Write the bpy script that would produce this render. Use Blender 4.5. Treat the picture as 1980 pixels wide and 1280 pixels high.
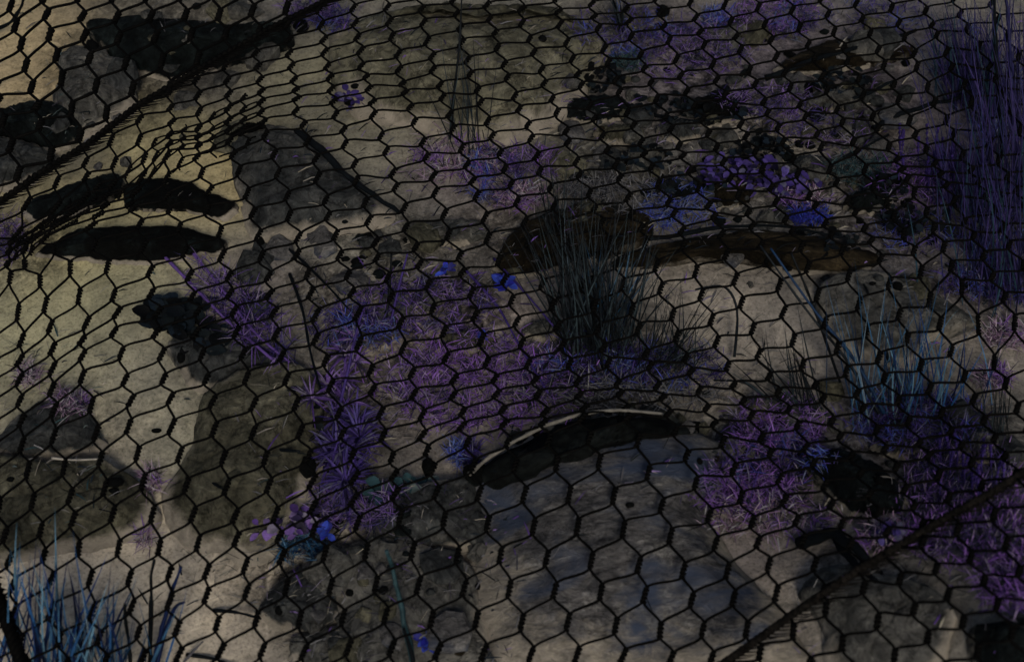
import bpy, math, random
import numpy as np
from mathutils import Vector, noise
for o in list(bpy.data.objects): bpy.data.objects.remove(o)
S = bpy.context.scene
COL = S.collection
R = math.radians

# ------------------------------------------------------------ camera, sky, sun, exposure
CAM_H, PITCH, HFOV = 1.5, R(55), R(40)
cd = bpy.data.cameras.new("camera"); cam = bpy.data.objects.new("camera", cd); COL.objects.link(cam)
cam.location = (0, 0, CAM_H); cam.rotation_euler = (R(90) - PITCH, 0, 0)
cd.sensor_width = 36; cd.lens = 18 / math.tan(HFOV / 2); cd.clip_start = 0.02; cd.clip_end = 500
cd.dof.use_dof = True; cd.dof.focus_distance = 1.86; cd.dof.aperture_fstop = 4.5
S.camera = cam
SUN_EL, SUN_AZ = R(46), R(172)
w = bpy.data.worlds.new("World"); S.world = w; w.use_nodes = True
nt = w.node_tree; bg = nt.nodes["Background"]
sky = nt.nodes.new("ShaderNodeTexSky"); sky.sky_type = 'NISHITA'; sky.sun_disc = False
sky.sun_elevation = SUN_EL; sky.sun_rotation = SUN_AZ; sky.air_density = 1.0; sky.dust_density = 3.0; sky.ozone_density = 0.6
nt.links.new(sky.outputs[0], bg.inputs[0]); bg.inputs[1].default_value = 0.05
sl = bpy.data.lights.new("sun", 'SUN'); sl.energy = 1.5; sl.angle = R(16); sl.color = (1, 0.93, 0.82)
so = bpy.data.objects.new("sun", sl); COL.objects.link(so)
sd = Vector((math.sin(SUN_AZ) * math.cos(SUN_EL), math.cos(SUN_AZ) * math.cos(SUN_EL), math.sin(SUN_EL)))
so.rotation_euler = sd.to_track_quat('Z', 'Y').to_euler()
vs = S.view_settings; vs.view_transform = 'Standard'; vs.look = 'None'; vs.exposure = 0.95; vs.gamma = 1

# ------------------------------------------------------------ helpers
random.seed(7); RN = random.Random(11)
FW = Vector((0, math.cos(PITCH), -math.sin(PITCH))); UP = Vector((0, math.sin(PITCH), math.cos(PITCH))); RT = Vector((1, 0, 0))
TH = math.tan(HFOV / 2); EYE = Vector((0, 0, CAM_H))
def ray(x, y): return FW + RT * ((x - 990) / 990 * TH) + UP * ((640 - y) / 990 * TH)
def flat(x, y, z=0.0):
    d = ray(x, y); return EYE + d * ((z - CAM_H) / d.z)
BANK = flat(2010, 1330)
def gz(x, y):                                    # the lie of the land, metres
    z = 0.016 * noise.noise(Vector((x * 2.1, y * 2.1, 3.3))) + 0.006 * noise.noise(Vector((x * 6, y * 6, 1.7)))
    z += 0.20 * math.exp(-((x - BANK.x) ** 2 + (y - BANK.y) ** 2) / (2 * 0.17 ** 2))
    return z
def nz(x, y):                                    # how high the netting lies there
    return gz(x, y) + 0.105 + 0.012 * noise.noise(Vector((x * 3, y * 3, 8.1)))
def drop(x, y, f, h=0.0):
    z = h
    for _ in range(7):
        p = flat(x, y, z); z = f(p.x, p.y) + h
    return flat(x, y, z)
def G(x, y, h=0.0): return drop(x, y, gz, h)
def NP(x, y): return drop(x, y, nz)

def new_mat(name, rough=0.9):
    m = bpy.data.materials.new(name); m.use_nodes = True
    b = m.node_tree.nodes["Principled BSDF"]; b.inputs["Roughness"].default_value = rough
    b.inputs["Specular IOR Level"].default_value = 0.06
    return m, m.node_tree, b
def noise_tex(t, scale, detail=6, rough=0.6, vec=None, dist=0.0):
    n = t.nodes.new("ShaderNodeTexNoise"); n.inputs["Scale"].default_value = scale; n.inputs["Detail"].default_value = detail
    n.inputs["Roughness"].default_value = rough; n.inputs["Distortion"].default_value = dist
    if vec: t.links.new(vec, n.inputs["Vector"])
    return n
def ramp(t, src, stops):
    r = t.nodes.new("ShaderNodeValToRGB"); e = r.color_ramp.elements
    while len(e) < len(stops): e.new(0.5)
    for k, (p, c) in enumerate(stops): e[k].position = p; e[k].color = (*c, 1) if len(c) == 3 else c
    t.links.new(src, r.inputs[0]); return r
def mix(t, fac, a, b, mode='MIX'):
    m = t.nodes.new("ShaderNodeMix"); m.data_type = 'RGBA'; m.blend_type = mode
    for v, s in ((fac, m.inputs[0]), (a, m.inputs[6]), (b, m.inputs[7])):
        if hasattr(v, "is_linked"): t.links.new(v, s)
        else: s.default_value = v if isinstance(v, float) else (*v, 1)
    return m.outputs[2]
def bump(t, b, src, strength, dist):
    n = t.nodes.new("ShaderNodeBump"); n.inputs["Strength"].default_value = strength; n.inputs["Distance"].default_value = dist
    t.links.new(src, n.inputs["Height"]); t.links.new(n.outputs[0], b.inputs["Normal"])
def stone_mat(name, dark, mid, light, scale=14.0, blotch=None, blotch_amt=0.55, streak=(1, 1, 1)):
    m, t, b = new_mat(name)
    tc = t.nodes.new("ShaderNodeTexCoord"); mp = t.nodes.new("ShaderNodeMapping"); mp.inputs["Scale"].default_value = streak
    t.links.new(tc.outputs["Object"], mp.inputs[0]); v = mp.outputs[0]
    n1 = noise_tex(t, scale, 9, 0.68, v, 0.4)
    c = ramp(t, n1.outputs[0], [(0.32, dark), (0.5, mid), (0.7, light)]).outputs[0]
    n2 = noise_tex(t, scale * 5, 8, 0.75, v, 1.2)
    c = mix(t, 0.8, c, ramp(t, n2.outputs[0], [(0.36, (0.2,) * 3), (0.48, (0.8,) * 3), (0.56, (1.1,) * 3), (0.68, (2.0,) * 3)]).outputs[0], 'MULTIPLY')
    nv = t.nodes.new("ShaderNodeTexVoronoi"); nv.feature = 'DISTANCE_TO_EDGE'; nv.inputs["Scale"].default_value = scale * 1.1
    mv = t.nodes.new("ShaderNodeVectorMath"); mv.operation = 'MULTIPLY_ADD'; t.links.new(n1.outputs["Color"], mv.inputs[0]); mv.inputs[1].default_value = (.16, .16, .16); t.links.new(v, mv.inputs[2]); t.links.new(mv.outputs[0], nv.inputs["Vector"])
    c = mix(t, 0.75, c, ramp(t, nv.outputs[0], [(0.0, (0.2,) * 3), (0.012, (0.5,) * 3), (0.03, (1,) * 3)]).outputs[0], 'MULTIPLY')
    n7 = noise_tex(t, scale * 2.4, 9, 0.75, v, 1.8)
    c = mix(t, 0.7, c, ramp(t, n7.outputs[0], [(0.36, (0.3, 0.31, 0.33)), (0.5, (0.95,) * 3), (0.66, (1.55, 1.5, 1.42))]).outputs[0], 'MULTIPLY')
    if blotch:
        n3 = noise_tex(t, scale * 0.5, 4, 0.6, v, 0.6)
        k = ramp(t, n3.outputs[0], [(blotch_amt - 0.06, (0, 0, 0)), (blotch_amt + 0.08, (1, 1, 1))]).outputs[0]
        c = mix(t, k, c, blotch)
    da = t.nodes.new("ShaderNodeAttribute"); da.attribute_name = "dust"; n4 = noise_tex(t, scale * 2.2, 7, 0.7, v, 0.5)
    ad = t.nodes.new("ShaderNodeMath"); ad.operation = 'MULTIPLY_ADD'; t.links.new(da.outputs["Fac"], ad.inputs[0]); ad.inputs[1].default_value = 0.62; t.links.new(n4.outputs[0], ad.inputs[2])
    k2 = ramp(t, ad.outputs[0], [(0.70, (0, 0, 0)), (0.98, (1, 1, 1))]).outputs[0]
    c = mix(t, k2, c, ramp(t, n2.outputs[0], [(0.3, (0.10, 0.09, 0.072)), (0.65, (0.22, 0.195, 0.16))]).outputs[0])
    t.links.new(c, b.inputs["Base Color"])
    bump(t, b, n2.outputs[0], 0.9, 0.005)
    return m
def leaf_mat(name, rough=0.7):
    m, t, b = new_mat(name, rough)
    a = t.nodes.new("ShaderNodeAttribute"); a.attribute_name = "tint"
    tc = t.nodes.new("ShaderNodeTexCoord"); n = noise_tex(t, 160, 3, 0.6, tc.outputs["Object"])
    c = mix(t, 0.6, a.outputs[0], ramp(t, n.outputs[0], [(0.3, (0.45,) * 3), (0.7, (1.4,) * 3)]).outputs[0], 'MULTIPLY')
    t.links.new(c, b.inputs["Base Color"]); return m

class MB:
    def __init__(s): s.v = []; s.f = []; s.c = []
    def tube(s, pts, rad, n=5, col=None):
        """a swept tube; rad a number or one per point"""
        base = len(s.v); k = len(pts)
        for i, p in enumerate(pts):
            d = (pts[min(i + 1, k - 1)] - pts[max(i - 1, 0)])
            d = d.normalized() if d.length > 1e-9 else Vector((0, 0, 1))
            a = d.orthogonal().normalized() if i == 0 else (a - d * a.dot(d)).normalized()
            b = d.cross(a); r = rad[i] if isinstance(rad, (list, tuple)) else rad
            for q in range(n):
                t = 2 * math.pi * q / n; s.v.append(p + a * (r * math.cos(t)) + b * (r * math.sin(t)))
        for i in range(k - 1):
            for q in range(n):
                s.f.append((base + i * n + q, base + i * n + (q + 1) % n, base + (i + 1) * n + (q + 1) % n, base + (i + 1) * n + q)); s.c.append(col)
        s.f.append(tuple(base + q for q in range(n))[::-1]); s.c.append(col)
        s.f.append(tuple(base + (k - 1) * n + q for q in range(n))); s.c.append(col)
    def blade(s, pts, width, side, col):
        """a folded leaf blade tapering to its tip"""
        base = len(s.v); k = len(pts)
        for i, p in enumerate(pts):
            t = i / (k - 1); wd = width * (0.55 + 0.9 * t if t < 0.4 else 0.91 * (1 - (t - 0.4) / 0.6) + 0.02)
            d = (pts[min(i + 1, k - 1)] - pts[max(i - 1, 0)]).normalized()
            sd_ = (side - d * side.dot(d)); sd_ = sd_.normalized() if sd_.length > 1e-6 else d.orthogonal()
            nn = d.cross(sd_)
            s.v += [p - sd_ * wd / 2, p - nn * wd * 0.22, p + sd_ * wd / 2]
        for i in range(k - 1):
            a = base + i * 3
            s.f += [(a, a + 1, a + 4, a + 3), (a + 1, a + 2, a + 5, a + 4)]; s.c += [col, col]
    def leaf(s, p, d, up, ln, wd, col):
        """a small oval leaf, cupped"""
        base = len(s.v); sd_ = d.cross(up).normalized(); nn = sd_.cross(d).normalized()
        pr = [(0, 0.08), (0.25, 0.8), (0.55, 1.0), (0.85, 0.6), (1.0, 0.04)]
        for t, q in pr:
            c = p + d * (ln * t) - nn * (ln * 0.25 * t * t)
            s.v += [c - sd_ * (wd * q / 2) + nn * (wd * 0.15 * q), c, c + sd_ * (wd * q / 2) + nn * (wd * 0.15 * q)]
        for i in range(4):
            a = base + i * 3
            s.f += [(a, a + 1, a + 4, a + 3), (a + 1, a + 2, a + 5, a + 4)]; s.c += [col, col]
    def blob(s, p, rx, ry, rz, col=None, seed=0, n=8, m=5):
        base = len(s.v)
        for i in range(m + 1):
            th = math.pi * i / m
            for q in range(n):
                ph = 2 * math.pi * q / n; u = Vector((math.sin(th) * math.cos(ph), math.sin(th) * math.sin(ph), math.cos(th)))
                k = 1 + 0.3 * noise.noise(u * 1.6 + Vector((seed * 3.1, seed, 0)))
                s.v.append(p + Vector((u.x * rx, u.y * ry, u.z * rz)) * k)
        for i in range(m):
            for q in range(n):
                s.f.append((base + i * n + q, base + (i + 1) * n + q, base + (i + 1) * n + (q + 1) % n, base + i * n + (q + 1) % n)); s.c.append(col)
    def build(s, name, mat, parent=None, smooth=True, origin=None):
        me = bpy.data.meshes.new(name)
        o3 = origin if origin is not None else Vector((0, 0, 0))
        me.from_pydata([tuple(v - o3) for v in s.v], [], s.f); me.materials.append(mat)
        if s.c and s.c[0] is not None:
            at = me.color_attributes.new("tint", 'FLOAT_COLOR', 'CORNER')
            buf = []
            for p, c in zip(me.polygons, s.c): buf += [c[0], c[1], c[2], 1.0] * p.loop_total
            at.data.foreach_set("color", buf)
        me.polygons.foreach_set("use_smooth", [smooth] * len(me.polygons)); me.update()
        o = bpy.data.objects.new(name, me); COL.objects.link(o)
        if parent: o.parent = parent; o.location = o3 - Vector(parent.location)
        else: o.location = o3
        return o
def tag(o, label=None, cat=None, group=None, kind=None):
    if label: o["label"] = label
    if cat: o["category"] = cat
    if group: o["group"] = group
    if kind: o["kind"] = kind
    return o
def empty(name, loc):
    o = bpy.data.objects.new(name, None); o.location = loc; o.empty_display_size = 0.02; COL.objects.link(o); return o

# ------------------------------------------------------------ ground
TAN, OLIVE, PINK, GREY, UMBER = (0.35, 0.31, 0.255), (0.30, 0.285, 0.17), (0.22, 0.185, 0.18), (0.105, 0.102, 0.096), (0.13, 0.12, 0.085)
# soil patches: photo point, radius in metres, colour, weight
PATCH = [(200, 560, .16, OLIVE, 1), (60, 640, .14, OLIVE, 1), (380, 320, .12, (0.40, 0.34, 0.18), 1.5), (300, 270, .09, (0.36, 0.32, 0.17), 1.2), (560, 150, .1, (.2, .19, .12), 1), (700, 230, .13, (.16, .15, .105), 1.2), (620, 380, .1, (.12, .118, .1), 1.2), (700, 330, .1, (.15, .14, .11), 1.2), (900, 150, .16, (0.13, 0.125, 0.095), 1),
         (1050, 220, .13, (0.15, 0.142, 0.11), 1), (1150, 300, .1, (.13, .125, .1), 1), (1850, 250, .2, (.06, .05, .085), 1.8), (1930, 450, .16, (.06, .05, .09), 1.8), (1700, 40, .12, (.08, .075, .09), 1.4), (1250, 480, .08, (.1, .1, .1), 1.2), (1800, 480, .1, (.1, .095, .1), 1.2), (1250, 350, .12, GREY, 1), (1250, 150, .12, (0.15, 0.13, 0.15), 1.2), (1450, 120, .14, (0.16, 0.135, 0.16), 1.2), (1450, 220, .1, GREY, 1),
         (1600, 200, .1, GREY, .9), (1650, 320, .09, TAN, 1), (1790, 130, .06, TAN, 1), (1770, 260, .07, TAN, 1.2), (1500, 270, .07, TAN, 1), (1330, 560, .12, TAN, 1.4), (1420, 680, .12, TAN, 1.6),
         (1900, 700, .1, TAN, 1.2), (1720, 640, .1, GREY, .8), (850, 720, .13, PINK, 1), (950, 640, .1, PINK, 1), (900, 340, .1, PINK, 1), (700, 480, .1, (0.26, 0.25, 0.2), 1), (650, 570, .08, TAN, 1),
         (480, 560, .08, PINK, .9), (100, 1140, .18, (.44, .385, .30), 1.8), (350, 1150, .2, (.44, .385, .30), 1.8), (250, 700, .14, (0.27, 0.255, 0.195), 1.1), (350, 860, .08, (0.3, 0.29, 0.2), 1), (560, 1000, .1, GREY, .9),
         (760, 1150, .16, (0.22, 0.195, 0.165), 1.2), (870, 1180, .1, (0.3, 0.24, 0.19), 1), (1450, 1080, .1, PINK, 1), (1480, 1160, .1, TAN, .8), (1600, 1230, .1, TAN, 1.2), (1900, 1060, .12, PINK, 1),
         (620, 1250, .1, GREY, 1), (1700, 850, .12, (0.17, 0.15, 0.17), 1), (1950, 880, .1, GREY, 1), (40, 60, .12, (0.44, 0.35, 0.2), 1.8), (30, 160, .1, (0.46, 0.36, 0.2), 1.8), (120, 430, .1, (0.40, 0.34, 0.17), 1.6), (150, 530, .12, (.36, .33, .19), 1.5), (420, 330, .08, (0.42, 0.35, 0.19), 1.5), (230, 90, .1, UMBER, 1), (1900, 400, .12, (0.12, 0.1, 0.16), 1.1)]
PT = [(flat(a, b).x, flat(a, b).y, r, c, wt) for a, b, r, c, wt in PATCH]
def axis(lo, hi, fine, far):
    a = list(np.arange(lo, hi + 1e-6, fine)); st = fine; x = lo; pre = []
    while x > -far: st *= 1.35; x -= st; pre.append(x)
    st = fine; x = a[-1]; post = []
    while x < far: st *= 1.35; x += st; post.append(x)
    return pre[::-1] + a + post
xs = axis(-1.0, 1.0, 0.008, 60); ys = axis(0.4, 2.0, 0.008, 60)
nx_, ny_ = len(xs), len(ys)
gv = []
for y in ys:
    for x in xs:
        z = gz(x, y)
        if abs(x) < 1.3 and 0.2 < y < 2.3:
            z += 0.0035 * noise.noise(Vector((x * 22, y * 22, 0))) + 0.002 * noise.noise(Vector((x * 60, y * 60, 5)))
        gv.append((x, y, z))
gf = [(j * nx_ + i, j * nx_ + i + 1, (j + 1) * nx_ + i + 1, (j + 1) * nx_ + i) for j in range(ny_ - 1) for i in range(nx_ - 1)]
gm = bpy.data.meshes.new("ground"); gm.from_pydata(gv, [], gf)
arr = np.array(gv)[:, :2]; wob = np.array([noise.noise(Vector((x * 9, y * 9, 2.2))) for x, y in arr])
PT += [(flat(a, b).x, flat(a, b).y, r, c, wt) for a, b, r, c, wt in [(600, 540, .07, GREY, 1.2), (560, 640, .08, GREY, 1), (800, 450, .12, GREY, 1), (900, 560, .07, GREY, .8), (1150, 600, .1, GREY, 1), (1400, 400, .14, (.12, .115, .115), 1.3), (1600, 380, .1, GREY, 1), (640, 830, .1, (.11, .105, .10), 1.4), (600, 1100, .09, GREY, 1), (1480, 900, .1, GREY, 1), (1640, 900, .12, GREY, 1), (1800, 500, .12, GREY, 1), (1850, 830, .12, GREY, 1), (1350, 280, .12, (.12, .12, .115), 1.2), (420, 160, .1, GREY, 1), (520, 60, .08, GREY, 1), (40, 480, .06, GREY, 1), (1200, 770, .12, GREY, 1.2), (1700, 1200, .12, GREY, 1)]]
num = np.tile(np.array((0.135, 0.125, 0.105)), (len(arr), 1)) * 0.6; den = np.full(len(arr), 0.6)
for a, b, r, c, wt in PT:
    k = wt * np.exp(-(((arr[:, 0] - a) ** 2 + (arr[:, 1] - b) ** 2) / (2 * (r * 0.55) ** 2)) * (1 + 0.6 * wob)); num += k[:, None] * np.array(c); den += k
gc = num / den[:, None]
STONY = [(1400, 250, .26, 1), (1150, 330, .14, .8), (1600, 200, .2, 1), (1650, 420, .16, 1), (760, 480, .12, .9), (620, 560, .1, .8), (850, 620, .16, 1), (650, 800, .14, 1), (600, 1060, .12, 1), (750, 1130, .16, .8), (1480, 860, .14, 1), (1700, 900, .16, 1), (300, 110, .2, .9), (480, 720, .1, .8), (1180, 700, .14, 1), (1850, 560, .14, .8), (60, 480, .08, .8), (130, 850, .12, .6), (1240, 90, .16, .9), (1650, 1180, .14, .7), (960, 440, .1, .8), (1900, 860, .12, .8), (540, 320, .1, .5)]
sto = np.zeros(len(arr))
for a_, b_, r, wt in STONY:
    q_ = flat(a_, b_); sto = np.maximum(sto, wt * np.exp(-((arr[:, 0] - q_.x) ** 2 + (arr[:, 1] - q_.y) ** 2) / (2 * (r * .6) ** 2)))
ca = gm.color_attributes.new("tint", 'FLOAT_COLOR', 'POINT'); ca.data.foreach_set("color", np.c_[gc, np.clip(sto * 1.25, 0, 1)].ravel())
gm.polygons.foreach_set("use_smooth", [True] * len(gm.polygons))
m, t, b = new_mat("sandy soil", 0.95)
at = t.nodes.new("ShaderNodeAttribute"); at.attribute_name = "tint"; tc = t.nodes.new("ShaderNodeTexCoord"); v = tc.outputs["Object"]
n1 = noise_tex(t, 9, 8, 0.65, v, 0.8); n2 = noise_tex(t, 55, 8, 0.7, v, 0.5); n3 = noise_tex(t, 260, 3, 0.6, v)
c = mix(t, 0.55, at.outputs[0], ramp(t, n1.outputs[0], [(0.36, (0.42, 0.43, 0.46)), (0.52, (0.95, 0.94, 0.93)), (0.66, (1.2, 1.17, 1.1))]).outputs[0], 'MULTIPLY')
c = mix(t, 0.6, c, ramp(t, n2.outputs[0], [(0.3, (0.4,) * 3), (0.5, (1,) * 3), (0.75, (1.35,) * 3)]).outputs[0], 'MULTIPLY')
c = mix(t, 0.6, c, ramp(t, n3.outputs[0], [(0.32, (0.35,) * 3), (0.45, (0.95,) * 3), (0.7, (1.3,) * 3)]).outputs[0], 'MULTIPLY')
n5 = noise_tex(t, 30, 10, 0.72, v, 1.6); n6 = t.nodes.new("ShaderNodeTexVoronoi"); n6.feature = 'DISTANCE_TO_EDGE'; n6.inputs["Scale"].default_value = 26
mv = t.nodes.new("ShaderNodeVectorMath"); mv.operation = 'MULTIPLY_ADD'; t.links.new(n2.outputs["Color"], mv.inputs[0]); mv.inputs[1].default_value = (.05, .05, .05); t.links.new(v, mv.inputs[2]); t.links.new(mv.outputs[0], n6.inputs["Vector"])
cs = mix(t, 1.0, c, ramp(t, n5.outputs[0], [(0.36, (0.05, 0.055, 0.06)), (0.47, (0.45, 0.44, 0.44)), (0.56, (0.8, 0.79, 0.78)), (0.68, (1.5, 1.46, 1.4))]).outputs[0], 'MULTIPLY')
cs = mix(t, 0.8, cs, ramp(t, n6.outputs[0], [(0.0, (0.12,) * 3), (0.10, (1,) * 3)]).outputs[0], 'MULTIPLY')
c = mix(t, at.outputs["Alpha"], c, cs)
t.links.new(c, b.inputs["Base Color"]); bump(t, b, n2.outputs[0], 0.8, 0.005)
gm.materials.append(m); go = bpy.data.objects.new("ground", gm); COL.objects.link(go); tag(go, "dry sandy ground in tan, olive and grey under the netting", "ground", kind="structure")

# ------------------------------------------------------------ stones
ST = {
 'teal': stone_mat("teal black stone", (0.001, 0.0014, 0.0016), (0.004, 0.006, 0.0064), (0.014, 0.02, 0.02), 16),
 'black': stone_mat("black stone", (0.0006, 0.0006, 0.0006), (0.0016, 0.002, 0.002), (0.008, 0.013, 0.0135), 12),
 'grey': stone_mat("grey stone", (0.03, 0.031, 0.029), (0.06, 0.059, 0.054), (0.11, 0.105, 0.093), 11),
 'slate': stone_mat("blue grey stone", (0.012, 0.014, 0.015), (0.03, 0.032, 0.032), (0.068, 0.067, 0.062), 10),
 'olive': stone_mat("olive stone", (0.03, 0.029, 0.02), (0.05, 0.048, 0.034), (0.085, 0.08, 0.058), 9),
 'sandstone': stone_mat("olive sandstone", (0.05, 0.048, 0.034), (0.085, 0.081, 0.058), (0.125, 0.116, 0.084), 8),
 'brown': stone_mat("brown stone", (0.002, 0.0017, 0.001), (0.009, 0.007, 0.004), (0.034, 0.026, 0.015), 12, streak=(1, 2.5, 1)),
 'boulder': stone_mat("blue mottled grey stone", (0.034, 0.034, 0.035), (0.064, 0.062, 0.062), (0.125, 0.121, 0.114), 13, (0.028, 0.036, 0.056), 0.55, streak=(1, 2.2, 1)),
 'cap': stone_mat("dark green black stone", (0.001, 0.0014, 0.0014), (0.003, 0.004, 0.004), (0.008, 0.0095, 0.009), 9),  # also paints the inverted highlight on the big boulder's top
}
def rock(name, px, h, mat, label, cat="stone", group=None, seed=0, na=128, nr=30, rough=0.10, flatp=2.4, lift=0.55, bk=1.3, dust=.72):
    ymin = min(p[1] for p in px); ymax = max(p[1] for p in px)
    n = len(px); out = []
    per = [math.dist(px[i], px[(i + 1) % n]) for i in range(n)]; tot = sum(per)
    for k in range(na):                                   # smooth closed outline through the traced points
        s = tot * k / na; i = 0
        while s > per[i]: s -= per[i]; i += 1
        tt = s / per[i]; p0, p1, p2, p3 = px[i - 1], px[i], px[(i + 1) % n], px[(i + 2) % n]
        wob = [5.5 * noise.noise(Vector((k * .21, seed * 3.7, d_))) + 3 * noise.noise(Vector((k * .6, seed * 3.7, d_ + 5))) for d_ in (0, 1)]; q = [wob[d] + 0.5 * (2 * p1[d] + (p2[d] - p0[d]) * tt + (2 * p0[d] - 5 * p1[d] + 4 * p2[d] - p3[d]) * tt ** 2 + (3 * p1[d] - p0[d] - 3 * p2[d] + p3[d]) * tt ** 3) for d in (0, 1)]
        back = min(1.0, max(0.0, (ymax - q[1]) / (ymax - ymin))); out.append(G(q[0], q[1], 0.004 + h * lift * back ** bk))
    cx = sum(p[0] for p in px) / n; cy = sum(p[1] for p in px) / n
    C = G(cx, cy, h * 0.8); mb = MB(); du = []; size = (max(p[0] for p in px) - min(p[0] for p in px)) * 0.00067
    for r in range(nr + 1):
        t_ = r / nr
        for k in range(na):
            o = out[k]; bz = gz(o.x, o.y); p = C.lerp(o, t_); top = gz(C.x, C.y) + h
            z = o.z + (top - o.z) * (1 - t_ ** flatp)
            q = Vector((p.x, p.y, 0)) * (5 / max(size, 0.05)) * 0.5 + Vector((seed * 7.3, 0, seed))
            nn = noise.noise(q) * 0.6 + noise.noise(q * 2.3) * 0.35 + noise.noise(q * 5.1) * 0.2 + noise.noise(q * 11) * 0.11 + noise.noise(q * 23) * 0.06
            ridge = -abs(noise.noise(q * 1.3 + Vector((9, 9, 9)))) * 0.5 - 0.35 * max(0, 1 - abs(noise.noise(q * 2.1 + Vector((3, 1, 7)))) * 14)
            side = 1 if o.y < C.y else .35; du.append(max(0, min(1, (t_ - dust) / max(1 - dust, .01))) * side)
            mb.v.append(Vector((p.x, p.y, z + (nn + ridge) * h * rough * 2.2 * (1 - 0.75 * t_ ** 4))))
    for wall, (out_, dz) in enumerate(((0.004, -0.35), (0.010, -1.3))):
        for k in range(na):
            o = out[k]; d = Vector((o.x - C.x, o.y - C.y, 0)).normalized(); bz = gz(o.x, o.y)
            z = o.z + (bz - o.z) * 0.5 if wall == 0 else bz - 0.03
            du.append(1 if o.y < C.y else .4); j = noise.noise(o * 30 + Vector((seed, 0, 0))) * 0.004
            mb.v.append(Vector((o.x, o.y, z)) + d * (out_ * (1 if o.y < C.y else 0.2) + j))
    for r in range(nr + 2):
        for k in range(na):
            a = r * na + k; b_ = r * na + (k + 1) % na; mb.f.append((a, a + na, b_ + na, b_)); mb.c.append(None)
    o = mb.build(name, mat, origin=Vector((C.x, C.y, gz(C.x, C.y)))); da = o.data.attributes.new('dust', 'FLOAT', 'POINT'); da.data.foreach_set('value', du); return tag(o, label, cat, group, 'thing')
s_ = 0
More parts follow.
